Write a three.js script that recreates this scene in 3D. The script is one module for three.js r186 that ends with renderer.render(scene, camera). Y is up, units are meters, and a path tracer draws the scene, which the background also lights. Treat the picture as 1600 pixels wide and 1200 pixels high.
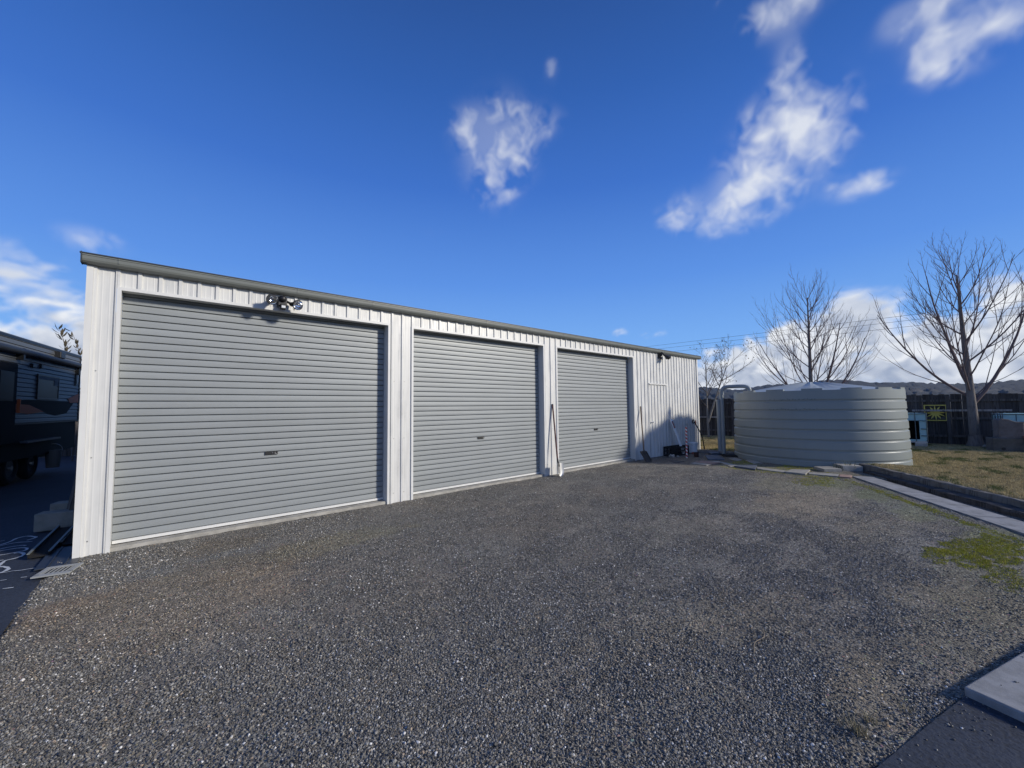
import * as THREE from 'three';
import { mergeGeometries, toCreasedNormals } from 'three/addons/utils/BufferGeometryUtils.js';
import { RoundedBoxGeometry } from 'three/addons/geometries/RoundedBoxGeometry.js';
import { createNoise2D, createNoise3D } from 'simplex-noise';

// ---------- camera, sky, sun, exposure ----------
const scene = new THREE.Scene();
const renderer = new THREE.WebGLRenderer({ antialias: true });
renderer.setSize(1024, 768);
renderer.toneMapping = THREE.LinearToneMapping;
renderer.toneMappingExposure = 1.0;
renderer.shadowMap.enabled = true;

const camera = new THREE.PerspectiveCamera(87.86, 4 / 3, 0.05, 12000);
{
  const pitch = 0.05709, roll = -0.010686, yaw = 0.71622;      // looking along the yard, shed on the left
  const fw = new THREE.Vector3(Math.sin(yaw) * Math.cos(pitch), Math.sin(pitch), -Math.cos(yaw) * Math.cos(pitch));
  const r0 = new THREE.Vector3(Math.cos(yaw), 0, Math.sin(yaw)), u0 = new THREE.Vector3().crossVectors(r0, fw);
  const r = r0.clone().multiplyScalar(Math.cos(roll)).addScaledVector(u0, Math.sin(roll));
  camera.position.set(0, 1.6, 0);
  camera.up.crossVectors(r, fw);
  camera.lookAt(fw.clone().add(camera.position));
}
const SUN = new THREE.Vector3(0.7, 0.5, 1.0).normalize();
const sun = new THREE.DirectionalLight(new THREE.Color(1.0, 0.93, 0.82), 4.0);
sun.position.copy(SUN).multiplyScalar(60);
sun.castShadow = true; sun.shadow.radius = 11;          // a thin veil of haze softens the sun's edge
Object.assign(sun.shadow.camera, { left: -40, right: 40, top: 40, bottom: -40, near: 1, far: 150 });
sun.shadow.mapSize.set(4096, 4096);
sun.target.position.set(0, 0, 0);
scene.add(sun, sun.target);

const rng = (a) => () => { a = (a + 0x6d2b79f5) | 0; let t = Math.imul(a ^ (a >>> 15), 1 | a); t = (t + Math.imul(t ^ (t >>> 7), 61 | t)) ^ t; return ((t ^ (t >>> 14)) >>> 0) / 4294967296; };
const { smoothstep, lerp, clamp } = THREE.MathUtils;
const n3 = createNoise3D(rng(11)), n2 = createNoise2D(rng(12));
const fbm2 = (x, y, o = 4) => { let s = 0, a = 0.5; for (let i = 0; i < o; i++) { s += a * n2(x, y); x = x * 2.03 + 7.1; y = y * 2.03 - 3.7; a *= 0.5; } return s; };
const fbm3 = (x, y, z, o) => { let s = 0, a = 0.5; for (let i = 0; i < o; i++) { s += a * n3(x, y, z); x = x * 2.07 + 3.1; y = y * 2.07 + 1.7; z = z * 2.07 - 5.3; a *= 0.52; } return s; };

{ // sky: clear winter blue with torn cumulus; every cloud is given by bearing, height, half-sizes (degrees) and strength
  const clouds = [[77.2,29.5,4.1,3.6,1],[73.6,25.4,3.6,2.6,0.95],[80.2,29.3,1.8,2.3,0.6],[64.6,24.2,2.3,2.0,0.7],[70.1,22.4,3.3,1.6,0.7],[77.5,33.2,1.5,1.8,0.5],[77.6,35.9,1.2,2.0,0.45],[76.6,40.1,3.2,1.6,0.7],[90.2,31.6,2.0,2.1,0.8],[89.4,34.8,2.4,1.2,0.8],[92.3,31.9,1.5,2.2,0.7],[89.9,29.8,1.0,1.1,0.6],[94.2,31.2,1.4,1.3,0.5],[86.6,35.3,0.9,1.1,0.3],[39.5,34.3,4.3,4.5,0.62],[38.5,29.7,2.3,2.5,0.45],[45.3,36.5,2.7,1.4,0.5],[47.5,41.4,0.9,1.2,0.3],[33.8,36.1,1.7,1.6,0.35],[83.2,22.5,2.1,1.0,0.95],[-6.2,16.6,2.2,1.1,0.6],[-10.9,12.9,2.9,1.8,0.8],[-8.6,10.6,2.3,1.3,0.7],[-7.0,8.9,2.3,1.0,0.7],[-9.8,4.9,5.4,2.1,1.25],[-6.0,4.6,3.4,2.0,1.25],[81.7,7.9,2.8,2.6,1.2],[78.2,5.4,4.2,3.0,1.15],[72.5,4.0,4.2,2.4,1.1],[85.1,3.6,3.8,2.6,1.15],[89.5,3.7,3.2,2.6,1.2],[93.5,5.4,2.4,3.8,1.2],[92.7,10.4,1.7,1.6,0.55],[83.9,10.4,2.4,1.5,0.6],[81.8,9.7,1.5,2.1,0.9],[67.6,3.0,4.6,2.2,1.0],[88.0,6.8,2.1,1.6,0.7],[75.9,8.4,3.0,1.5,0.5],[60.7,9.6,2.1,0.7,0.4],[69.1,6.8,3.5,0.8,0.4],[56.3,10.1,1.3,0.7,0.4],[30.1,24.1,2.5,1.2,0.15],[35.6,19.4,2.6,1.7,0.1],[1.6,22.9,1.1,0.8,0.12],[-11.8,19.5,0.5,0.8,0.2],[70.1,43.0,0.7,0.5,0.3]];
  const rs = rng(77);                                              // the same weather goes on all round
  for (let i = 0; i < 46; i++) { const a = 104 + rs() * 236; clouds.push([a > 180 ? a - 360 : a, 14 + rs() * 48, 2 + rs() * 5, 1.5 + rs() * 3.5, 0.4 + rs() * 0.6]); }
  for (let i = 0; i < 50; i++) { const a = 98 + i * 5; clouds.push([a > 180 ? a - 360 : a, 2 + rs() * 5, 3 + rs() * 4, 1.5 + rs() * 1.8, 0.6 + rs() * 0.5]); }
  const W = 2048, H = 1024, data = new Float32Array(W * H * 4), D = Math.PI / 180;
  const stops = [[-90, 0.20, 0.20, 0.19], [-3, 0.30, 0.36, 0.42], [0, 0.40, 0.56, 0.80], [3, 0.29, 0.50, 0.86], [8, 0.20, 0.44, 0.90], [17, 0.112, 0.295, 0.79], [29, 0.052, 0.172, 0.59], [39, 0.033, 0.122, 0.44], [47, 0.026, 0.092, 0.335], [90, 0.016, 0.060, 0.23]];
  const mask = new Float32Array(W * H);
  for (const [az, el, sa, se, st] of clouds) {
    const cx = ((az - 90) / 360 + 0.5) * W, cy = (el / 180 + 0.5) * H, ca = Math.max(0.25, Math.cos(el * D)), rx = (sa * 2.3 / ca / 360) * W, ry = (se * 2.3 / 180) * H;
    for (let y = Math.max(0, Math.floor(cy - ry)); y < Math.min(H, cy + ry); y++) for (let x = Math.floor(cx - rx); x < cx + rx; x++) {
      const ex = ((x + 0.5 - cx) / rx) * 2.3, ey = ((y + 0.5 - cy) / ry) * 2.3, g = st * Math.exp(-0.78 * (ex * ex + ey * ey)) , k = y * W + ((x % W) + W) % W;
      mask[k] = 1 - (1 - mask[k]) * (1 - Math.min(0.98, g));
    }
  }
  for (let row = 0; row < H; row++) {
    const el = ((row + 0.5) / H - 0.5) * 180, y = Math.sin(el * D), c = Math.cos(el * D);
    let i = 0; while (i < stops.length - 2 && el > stops[i + 1][0]) i++;
    const t = clamp((el - stops[i][0]) / (stops[i + 1][0] - stops[i][0]), 0, 1), base = [1, 2, 3].map((k) => lerp(stops[i][k], stops[i + 1][k], t));
    for (let col = 0; col < W; col++) {
      const k = row * W + col, r = ((col + 0.5) / W - 0.5) * 2 * Math.PI, x = Math.cos(r) * c, z = Math.sin(r) * c, o = k * 4;
      let a = 0, lit = 1;
      if (mask[k] > 0.01) {
        const low = 1 - smoothstep(el, 8, 15), f = lerp(12.5, 17, low), ww = 0.012;
        const wx = n3(x * 22 + 9, y * 22, z * 22) * ww, wy = n3(x * 22, y * 22 + 5, z * 22) * ww, wz = n3(x * 22, y * 22, z * 22 + 2) * ww;
        const px = (x + wx) * f, py = (y + wy) * f * lerp(1, 1.25, low), pz = (z + wz) * f, puff = (qx, qy, qz, o) => { let v = 0, am = 0.5; for (let q = 0; q < o; q++) { v += am * (0.55 - Math.abs(n3(qx, qy, qz)) * 1.5); am *= 0.55; qx = qx * 2.1 + 3; qy = qy * 2.1 - 1; qz = qz * 2.1 + 7; } return v; };
        const d = lerp(fbm3(px * 0.9, py * 0.9, pz * 0.9, 7) * 1.1 + 0.10 * puff(px * 1.6, py * 1.6, pz * 1.6, 3), puff(px * 0.55, py * 0.55, pz * 0.55, 5) + 0.4 * fbm3(px, py, pz, 6), low);
        const m = mask[k], dens = m * lerp(1.05, 1.36, low) - lerp(0.20, 0.42, low) + d * lerp(0.66, 0.72, low) * smoothstep(m, -0.1, 0.4);
        a = Math.pow(clamp(dens / lerp(1.0, 0.55, low), 0, 1), lerp(1.3, 1.1, low)) * lerp(0.88, 0.98, low) * smoothstep(m, 0.02, lerp(0.35, 0.3, low));
        const veil = smoothstep(m, 0.06, 0.5) * smoothstep(fbm3(px * 0.6 + 9, py * 0.45, pz * 0.6, 6), -0.12, 0.4) * (1 - low); a = Math.max(a, 0.24 * veil * (0.6 + 0.4 * m));
        const du = lerp(0, puff(px * 0.55 + 0.12, (py + 0.5) * 0.55, pz * 0.55 + 0.1, 4), low), db = lerp(0, puff(px * 0.55, py * 0.55, pz * 0.55, 4), low);
        const belly = smoothstep(dens, 0.3, 0.8) * smoothstep(fbm3(px * 0.28 + 4, py * 0.7, pz * 0.28, 4) + 0.12 * smoothstep(7 - el, 0, 5), -0.08, 0.2);
        lit = clamp(lerp(0.93, 0.86, low) + (db - du) * 0.55 * low - belly * 0.5 * low, 0, 1.06);
      }
      const cl = [lerp(0.30, 0.84, lit), lerp(0.37, 0.87, lit), lerp(0.52, 0.92, lit)];
      for (let q = 0; q < 3; q++) data[o + q] = lerp(base[q], cl[q], a);
      data[o + 3] = 1;
    }
  }
  const sky = new THREE.DataTexture(data, W, H, THREE.RGBAFormat, THREE.FloatType);
  sky.mapping = THREE.EquirectangularReflectionMapping; sky.magFilter = THREE.LinearFilter; sky.needsUpdate = true;
  scene.background = sky; scene.environment = sky;
}

// ---------- helpers ----------
const V = (x, y, z) => new THREE.Vector3(x, y, z);
const used = {};
const numbered = (n) => { const k = (used[n] = (used[n] ?? -1) + 1); return k ? n + '_' + String(k).padStart(3, '0') : n; };
function tag(o, label, category, group, kind) {
  if (label) o.userData.label = label;
  if (category) o.userData.category = category;
  if (group) o.userData.group = group;
  if (kind) o.userData.kind = kind;
  return o;
}
function thing(name, label, category, pos = [0, 0, 0], turn = 0, group) {
  const o = new THREE.Group(); o.name = numbered(name); o.position.set(...pos); o.rotation.y = turn; scene.add(o);
  return tag(o, label, category, group);
}
function mesh(name, geo, mat, parent = scene) {
  if (Array.isArray(geo)) geo = merge(geo);
  const m = new THREE.Mesh(geo, mat); m.name = parent === scene ? numbered(name) : name; m.castShadow = m.receiveShadow = true; parent.add(m); return m;
}
function sub(name, parent, pos = [0, 0, 0], rot = [0, 0, 0]) { const g = new THREE.Group(); g.name = name; g.position.set(...pos); g.rotation.set(...rot); parent.add(g); return g; }
function merge(list) {
  return mergeGeometries(list.map((g) => { g = g.index ? g.toNonIndexed() : g.clone(); for (const k of Object.keys(g.attributes)) if (!['position', 'normal', 'uv'].includes(k)) g.deleteAttribute(k); if (!g.attributes.uv) boxUV(g); return g; }));
}
function boxUV(g, s = 1, ou = 0, ov = 0) {                           // uv in metres, by the direction each vertex faces
  const p = g.attributes.position, n = g.attributes.normal, uv = new Float32Array(p.count * 2);
  for (let i = 0; i < p.count; i++) {
    const ax = Math.abs(n.getX(i)), ay = Math.abs(n.getY(i)), az = Math.abs(n.getZ(i)), x = p.getX(i), y = p.getY(i), z = p.getZ(i);
    const [a, b] = ay > ax && ay > az ? [x, z] : ax > az ? [z, y] : [x, y];
    uv[i * 2] = a * s + ou; uv[i * 2 + 1] = b * s + ov;
  }
  g.setAttribute('uv', new THREE.BufferAttribute(uv, 2)); return g;
}
const at = (g, x = 0, y = 0, z = 0, rx = 0, ry = 0, rz = 0) => g.applyMatrix4(new THREE.Matrix4().makeRotationFromEuler(new THREE.Euler(rx, ry, rz)).setPosition(x, y, z));
function bx(w, h, d, x = 0, y = 0, z = 0, ry = 0, b = 0) {              // box with its centre at x, y, z; b rounds its edges
  const g = b ? new RoundedBoxGeometry(w, h, d, 1, b) : new THREE.BoxGeometry(w, h, d);
  return boxUV(at(g.index ? g.toNonIndexed() : g, x, y, z, 0, ry));
}
const cyl = (r0, r1, h, x, y, z, n = 16, open = false) => at(new THREE.CylinderGeometry(r0, r1, h, n, 1, open), x, y, z);
function rod(a, b, r0, r1 = r0, n = 8) {
  const d = b.clone().sub(a), g = new THREE.CylinderGeometry(r1, r0, d.length(), n);
  return g.applyQuaternion(new THREE.Quaternion().setFromUnitVectors(V(0, 1, 0), d.normalize())).translate((a.x + b.x) / 2, (a.y + b.y) / 2, (a.z + b.z) / 2);
}
const tube = (pts, r, seg = 24, n = 8) => new THREE.TubeGeometry(new THREE.CatmullRomCurve3(pts, false, 'centripetal'), seg, r, n);
function sweep(profile, x0, x1, axis = 'x', segs = 1) {                     // open strip of a profile drawn out along one axis; flat facets
  const pos = [], uv = []; let acc = 0;
  for (let i = 0; i < profile.length - 1; i++) {
    const [a0, b0] = profile[i], [a1, b1] = profile[i + 1], l = Math.hypot(a1 - a0, b1 - b0);
    for (let s = 0; s < segs; s++) {
      const u0 = lerp(x0, x1, s / segs), u1 = lerp(x0, x1, (s + 1) / segs), P = (u, a, b) => (axis === 'x' ? [u, a, b] : [a, u, b]);
      const q = axis === 'x' ? [[u0, a0, b0], [u1, a0, b0], [u1, a1, b1], [u0, a1, b1]] : [[u0, a0, b0], [u0, a1, b1], [u1, a1, b1], [u1, a0, b0]];
      for (const k of [0, 1, 2, 0, 2, 3]) { pos.push(...P(...q[k])); const top = q[k][1] === a1 && q[k][2] === b1; axis === 'x' ? uv.push(q[k][0], acc + (top ? l : 0)) : uv.push(acc + (top ? l : 0), q[k][0]); }
    }
    acc += l;
  }
  const g = new THREE.BufferGeometry(); g.setAttribute('position', new THREE.Float32BufferAttribute(pos, 3)); g.setAttribute('uv', new THREE.Float32BufferAttribute(uv, 2)); g.computeVertexNormals(); return g;
}
function prism(pts, y0, y1) {                                            // upright prism over a polygon in x, z
  const s = new THREE.Shape(pts.map(([x, z]) => new THREE.Vector2(x, -z))), g = new THREE.ExtrudeGeometry(s, { depth: y1 - y0, bevelEnabled: false });
  return boxUV(g.rotateX(-Math.PI / 2).translate(0, y0, 0));
}
// ---------- procedural textures ----------
function tex(w, h, fill, srgb = true, rx = 1, ry = 1) {
  const data = new Uint8Array(w * h * 4);
  fill(data, w, h);
  const t = new THREE.DataTexture(data, w, h, THREE.RGBAFormat); t.wrapS = t.wrapT = THREE.RepeatWrapping; t.magFilter = THREE.LinearFilter; t.minFilter = THREE.LinearMipmapLinearFilter; t.generateMipmaps = true;
  if (srgb) t.colorSpace = THREE.SRGBColorSpace; t.repeat.set(rx, ry); t.needsUpdate = true; return t;
}
const toS = (l) => Math.round(255 * clamp(l <= 0.0031308 ? l * 12.92 : 1.055 * Math.pow(l, 1 / 2.4) - 0.055, 0, 1));
// seamless noise on a torus
function tileNoise(w, h, cells, seed, oct = 4, stretchY = 1) {
  const out = new Float32Array(w * h); let amp = 0.5, c = cells;
  for (let o = 0; o < oct; o++) {
    const cx = c, cy = Math.max(1, Math.round(c / stretchY)), r = rng(seed + o * 97), g = new Float32Array(cx * cy).map(() => r() * 2 - 1);
    for (let y = 0; y < h; y++) { const fy = (y / h) * cy, y0 = Math.floor(fy), ty = fy - y0, sy = ty * ty * (3 - 2 * ty);
      for (let x = 0; x < w; x++) { const fx = (x / w) * cx, x0 = Math.floor(fx), tx = fx - x0, sx = tx * tx * (3 - 2 * tx);
        const i00 = g[(y0 % cy) * cx + (x0 % cx)], i10 = g[(y0 % cy) * cx + ((x0 + 1) % cx)], i01 = g[((y0 + 1) % cy) * cx + (x0 % cx)], i11 = g[((y0 + 1) % cy) * cx + ((x0 + 1) % cx)];
        out[y * w + x] += amp * lerp(lerp(i00, i10, sx), lerp(i01, i11, sx), sy); } }
    amp *= 0.55; c *= 2;
  }
  return out;
}
const grey = (w, h, f) => tex(w, h, (d) => { for (let i = 0; i < w * h; i++) { const v = clamp(f(i), 0, 255); d[i * 4] = d[i * 4 + 1] = d[i * 4 + 2] = v; d[i * 4 + 3] = 255; } }, false);
const toned = (w, h, f) => tex(w, h, (d) => { for (let i = 0; i < w * h; i++) { const [r, g, b] = f(i); d[i * 4] = toS(r); d[i * 4 + 1] = toS(g); d[i * 4 + 2] = toS(b); d[i * 4 + 3] = 255; } });

// gravel bed: small stones dropped over one another on grey-brown fines
const GT = 2048, gh = new Float32Array(GT * GT), gc = new Float32Array(GT * GT * 3);
{
  const r = rng(5), dirt = tileNoise(GT, GT, 24, 3, 6);
  for (let i = 0; i < GT * GT; i++) { const k = 0.9 + 0.55 * dirt[i] + 0.25 * (r() - 0.5); gh[i] = 0.12 + 0.1 * dirt[i] + r() * 0.06; gc[i * 3] = 0.235 * k; gc[i * 3 + 1] = 0.218 * k; gc[i * 3 + 2] = 0.182 * k; }
  for (let n = 0; n < 90000; n++) {
    const cx = r() * GT, cy = r() * GT, R = 2 + 6.5 * Math.pow(r(), 2.2), e = 0.6 + 0.4 * r(), an = r() * 3.14, ca = Math.cos(an), sa = Math.sin(an), q = r();
    let L = 0.075 + 0.30 * r() * r(), col = [L * 1.04, L, L * 0.88];
    if (q > 0.985) { L = 0.4 + 0.3 * r(); col = [L, L * 0.98, L * 0.93]; } else if (q > 0.95) { col = [0.28, 0.235, 0.19].map((v) => v * (0.7 + 0.6 * r())); } else if (q > 0.7) col = [L * 1.2, L * 1.03, L * 0.84];
    const tx = (r() - 0.5) * 0.5, ty = (r() - 0.5) * 0.5, base = 0.15 + R * 0.035 + 0.12 * r();
    for (let y = -Math.ceil(R); y <= R; y++) for (let x = -Math.ceil(R); x <= R; x++) {
      const u = (x * ca + y * sa) / R, v = (-x * sa + y * ca) / (R * e), dd = u * u + v * v; if (dd > 1) continue;
      const h = base + (R * 0.055) * Math.min(1, 1.5 * (1 - dd)) + (tx * u + ty * v) * R * 0.03, i = ((Math.floor(cy + y) + GT) % GT) * GT + ((Math.floor(cx + x) + GT) % GT);
      if (h > gh[i]) { gh[i] = h; for (let c = 0; c < 3; c++) gc[i * 3 + c] = col[c] * (0.95 + 0.1 * r()); }
    }
  }
}
const gravelMap = tex(GT, GT, (d) => { for (let i = 0; i < GT * GT; i++) { for (let c = 0; c < 3; c++) d[i * 4 + c] = toS(gc[i * 3 + c]); d[i * 4 + 3] = 255; } });
const gravelBump = grey(GT, GT, (i) => gh[i] * 255 / 1.1);
const lawnTex = (() => {
  const S = 1024, h = new Float32Array(S * S), c = new Float32Array(S * S * 3), r = rng(8), nz = tileNoise(S, S, 10, 4, 5);
  for (let i = 0; i < S * S; i++) { const k = 0.8 + 0.5 * nz[i]; c[i * 3] = 0.24 * k; c[i * 3 + 1] = 0.195 * k; c[i * 3 + 2] = 0.10 * k; h[i] = 0.2 * r(); }
  for (let n = 0; n < 60000; n++) {
    const x0 = r() * S, y0 = r() * S, a = r() * 6.283, L = 6 + 16 * r(), z = r(), g = r(), nn = nz[Math.floor(y0) * S + Math.floor(x0)];
    const col = g + nn * 0.8 > 0.72 ? [0.15, 0.165, 0.05] : g > 0.3 ? [0.52, 0.42, 0.22] : [0.39, 0.31, 0.16], k = 0.6 + 0.7 * r();
    for (let t = 0; t < L; t++) { const i = ((Math.floor(y0 + Math.sin(a) * t) + S) % S) * S + ((Math.floor(x0 + Math.cos(a) * t) + S) % S), hh = 0.25 + 0.75 * z * (0.5 + t / L / 2); if (hh > h[i]) { h[i] = hh; for (let q = 0; q < 3; q++) c[i * 3 + q] = col[q] * k; } }
  }
  return { map: toned(S, S, (i) => [c[i * 3], c[i * 3 + 1], c[i * 3 + 2]]), bump: grey(S, S, (i) => h[i] * 255) };
})();
const concN = tileNoise(512, 512, 6, 21, 6), concR = rng(22);
const concMap = toned(512, 512, (i) => { const q = concR(), k = (0.9 + 0.5 * concN[i] + 0.16 * (concR() - 0.5)) * (q > 0.992 ? 0.6 : 1); return [k, k, k * 0.98]; });
const concBump = grey(512, 512, (i) => 128 + 70 * concN[i] + 60 * (concR() - 0.5));
const woodN = tileNoise(512, 512, 48, 31, 5, 14), woodN2 = tileNoise(512, 512, 3, 33, 3);
const woodMap = toned(512, 512, (i) => { const k = 0.85 + 0.7 * woodN[i] + 0.35 * woodN2[i]; return [k, k * 0.98, k * 0.96]; });
const woodBump = grey(512, 512, (i) => 128 + 150 * woodN[i]);
const streakN = tileNoise(512, 512, 40, 41, 4, 20), blotN = tileNoise(512, 512, 4, 43, 5);
const metalMap = toned(512, 512, (i) => { const k = 0.97 + 0.10 * streakN[i] + 0.05 * blotN[i]; return [k, k, k]; });
const metalRough = grey(512, 512, (i) => 255 * clamp(0.46 + 0.25 * streakN[i] + 0.2 * blotN[i], 0.2, 0.9));
const dustMap = toned(512, 512, (i) => { const k = 0.97 + 0.07 * blotN[i] + 0.03 * woodN[i]; return [k, k, k]; });
const barkN = tileNoise(256, 256, 20, 51, 4, 3);
const barkMap = toned(256, 256, (i) => { const k = 0.95 + 0.8 * barkN[i]; return [k, k, k]; });
const asphN = tileNoise(1024, 1024, 160, 61, 3), asphB = tileNoise(1024, 1024, 5, 63, 4);
const asphMap = toned(1024, 1024, (i) => { const k = 0.9 + 0.7 * asphN[i] + 0.3 * asphB[i]; return [k, k, k]; });
const asphBump = grey(1024, 1024, (i) => 128 + 110 * asphN[i]);
const rep = (t, x, y = x) => { const c = t.clone(); c.repeat.set(x, y); c.needsUpdate = true; return c; };
const std = (r, g, b, rough = 0.6, extra = {}) => new THREE.MeshStandardMaterial({ color: new THREE.Color().setRGB(r, g, b), roughness: rough, side: THREE.DoubleSide, ...extra });
const M = {
  wall: std(0.625, 0.625, 0.60, 1, { map: metalMap, roughnessMap: metalRough, metalness: 0.05 }),
  flash: std(0.66, 0.66, 0.635, 0.42, { map: dustMap }),
  slat: std(0.268, 0.288, 0.293, 0.47, { map: rep(dustMap, 0.35, 3), metalness: 0.1 }),
  gutter: std(0.165, 0.178, 0.165, 0.4, { map: dustMap }),
  capAndShadeStrip: std(0.03, 0.04, 0.05, 0.5), roof: std(0.35, 0.37, 0.37, 0.5),
  conc: std(0.40, 0.385, 0.35, 0.9, { map: concMap, bumpMap: concBump, bumpScale: 0.003 }),
  concOld: std(0.25, 0.235, 0.20, 0.95, { map: concMap, bumpMap: concBump, bumpScale: 0.006 }), concDark: std(0.13, 0.12, 0.105, 0.95, { map: concMap, bumpMap: concBump, bumpScale: 0.008 }),
  concBlue: std(0.31, 0.315, 0.32, 0.9, { map: rep(concMap, 1.3), bumpMap: rep(concBump, 3), bumpScale: 0.004 }),
  paver: std(0.36, 0.345, 0.31, 0.9, { map: rep(concMap, 1.5), bumpMap: rep(concBump, 2), bumpScale: 0.004 }),
  paverPink: std(0.40, 0.27, 0.22, 0.9, { map: rep(concMap, 1.5), bumpMap: rep(concBump, 2), bumpScale: 0.004 }),
  slate: std(0.115, 0.135, 0.17, 0.75, { map: rep(concMap, 1.5), bumpMap: rep(concBump, 2), bumpScale: 0.004 }),
  mat: std(0.10, 0.095, 0.09, 0.95, { map: rep(concMap, 2) }),
  sleeper: std(0.075, 0.068, 0.062, 0.95, { map: rep(woodMap, 1, 0.5), bumpMap: woodBump, bumpScale: 0.01 }),
  sleeperTop: std(0.17, 0.16, 0.14, 0.95, { map: woodMap, bumpMap: woodBump, bumpScale: 0.008 }),
  fence: [0.85, 1, 1.2, 0.7, 1.4].map((k) => std(0.085 * k, 0.076 * k, 0.070 * k, 0.95, { map: woodMap, bumpMap: woodBump, bumpScale: 0.006 })),
  rail: std(0.12, 0.11, 0.10, 0.95, { map: woodMap }), paleRail: std(0.34, 0.31, 0.28, 0.8, { map: woodMap }),
  tank: std(0.25, 0.278, 0.266, 0.36, { map: rep(dustMap, 2, 2) }), tankSkySheen: std(0.33, 0.36, 0.345, 0.38, { map: dustMap }),
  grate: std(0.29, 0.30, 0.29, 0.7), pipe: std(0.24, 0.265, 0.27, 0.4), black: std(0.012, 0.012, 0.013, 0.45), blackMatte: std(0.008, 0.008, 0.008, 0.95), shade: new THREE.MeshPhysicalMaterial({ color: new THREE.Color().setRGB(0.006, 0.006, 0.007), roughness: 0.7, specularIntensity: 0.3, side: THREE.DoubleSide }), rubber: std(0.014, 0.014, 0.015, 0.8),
  chrome: std(0.85, 0.85, 0.85, 0.12, { metalness: 1 }), steel: std(0.42, 0.42, 0.41, 0.38, { metalness: 0.85 }), galv: std(0.42, 0.45, 0.46, 0.45, { metalness: 0.6 }),
  glass: new THREE.MeshPhysicalMaterial({ color: 0xffffff, roughness: 0.03, transmission: 1, thickness: 0, ior: 1.5 }),
  handleRed: std(0.10, 0.022, 0.02, 0.5, { map: woodMap }), handleBrown: std(0.13, 0.085, 0.055, 0.7, { map: woodMap }), rust: std(0.075, 0.06, 0.05, 0.8, { map: rep(concMap, 3) }),
  white: std(0.74, 0.74, 0.73, 0.4), plasticWhite: std(0.66, 0.69, 0.71, 0.35), red: std(0.45, 0.03, 0.03, 0.4), redDark: std(0.16, 0.018, 0.022, 0.25),
  asphalt: std(0.028, 0.037, 0.055, 0.75, { map: rep(asphMap, 0.5), bumpMap: rep(asphBump, 0.5), bumpScale: 0.003 }),
  paint: std(0.5, 0.53, 0.55, 0.8),
  bark: std(0.21, 0.18, 0.16, 0.95, { map: rep(barkMap, 2, 1), bumpMap: rep(barkMap, 2, 1), bumpScale: 0.006 }), twig: std(0.16, 0.115, 0.11, 0.9), barkPale: std(0.27, 0.245, 0.21, 0.95, { map: rep(barkMap, 2, 1) }), twigBrown: std(0.11, 0.085, 0.07, 0.9),
  leafDead: std(0.13, 0.085, 0.05, 0.9), leafOlive: new THREE.MeshPhysicalMaterial({ color: new THREE.Color().setRGB(0.12, 0.10, 0.06), roughness: 0.9, transmission: 0.3, thickness: 0, side: THREE.DoubleSide }),
  gravel: std(1, 1, 1, 0.95, { map: rep(gravelMap, 1), bumpMap: gravelBump, bumpScale: 0.012, vertexColors: true }),
  stone: std(1, 1, 1, 0.62), lawn: std(1, 1, 1, 1, { map: lawnTex.map, bumpMap: lawnTex.bump, bumpScale: 0.02, vertexColors: true }),
  blade: std(1, 1, 1, 0.9), ibc: new THREE.MeshPhysicalMaterial({ color: new THREE.Color().setRGB(0.30, 0.52, 0.54), roughness: 0.4, transmission: 0.06, thickness: 0, side: THREE.DoubleSide }),
  cage: std(0.10, 0.14, 0.16, 0.5, { metalness: 0.4 }), yellow: std(0.66, 0.54, 0.11, 0.6), terracotta: std(0.30, 0.085, 0.05, 0.8), wire: std(0.10, 0.11, 0.14, 0.6),
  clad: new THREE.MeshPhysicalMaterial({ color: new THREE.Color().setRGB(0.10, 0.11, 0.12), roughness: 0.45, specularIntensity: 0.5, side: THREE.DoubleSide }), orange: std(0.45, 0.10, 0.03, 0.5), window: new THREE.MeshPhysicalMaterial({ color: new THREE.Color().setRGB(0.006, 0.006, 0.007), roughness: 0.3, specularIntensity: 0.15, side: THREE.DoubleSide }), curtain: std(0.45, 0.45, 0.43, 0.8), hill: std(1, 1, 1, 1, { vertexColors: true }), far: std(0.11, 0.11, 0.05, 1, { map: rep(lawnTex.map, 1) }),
};

// ---------- ground ----------
const sleeperD = (x, z) => (x - 12.65) * 0.578 + (z + 1.78) * 0.816;      // metres behind the lower edge of the lawn
const sleeperA = (x, z) => (x - 12.65) * 0.816 - (z + 1.78) * 0.578;      // metres past its far end
const lawnIn = (x, z) => Math.max(Math.min(smoothstep(sleeperD(x, z), 0.0, 0.12), smoothstep(14.2 - x, -30, 30) * 2), z < -3 ? smoothstep(x + 0.35 * fbm2(z * 1.3, x) , 14.45, 14.75) : 0);
const lawnH = (x, z) => { const i = clamp(lawnIn(x, z), 0, 1), d = sleeperD(x, z); return lerp(-0.045, 0.008 + 0.02 * fbm2(x * 0.5, z * 0.5) * smoothstep(x, 15, 17) + 0.125 * (1 - smoothstep(d, 0.25, 2.0)) * smoothstep(d, -0.1, 0.02) * (1 - smoothstep(sleeperA(x, z), -0.1, 1.1)), i); };
const edgeX = (z) => -0.90 - 0.055 * Math.max(0, -z - 6.2) + 0.05 * fbm2(z * 1.7, 3);     // where gravel gives way to bitumen
const lineZ = (x) => -0.353 + 0.275 * (x - 2.383);                                           // edge of the path and step by the house
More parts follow.
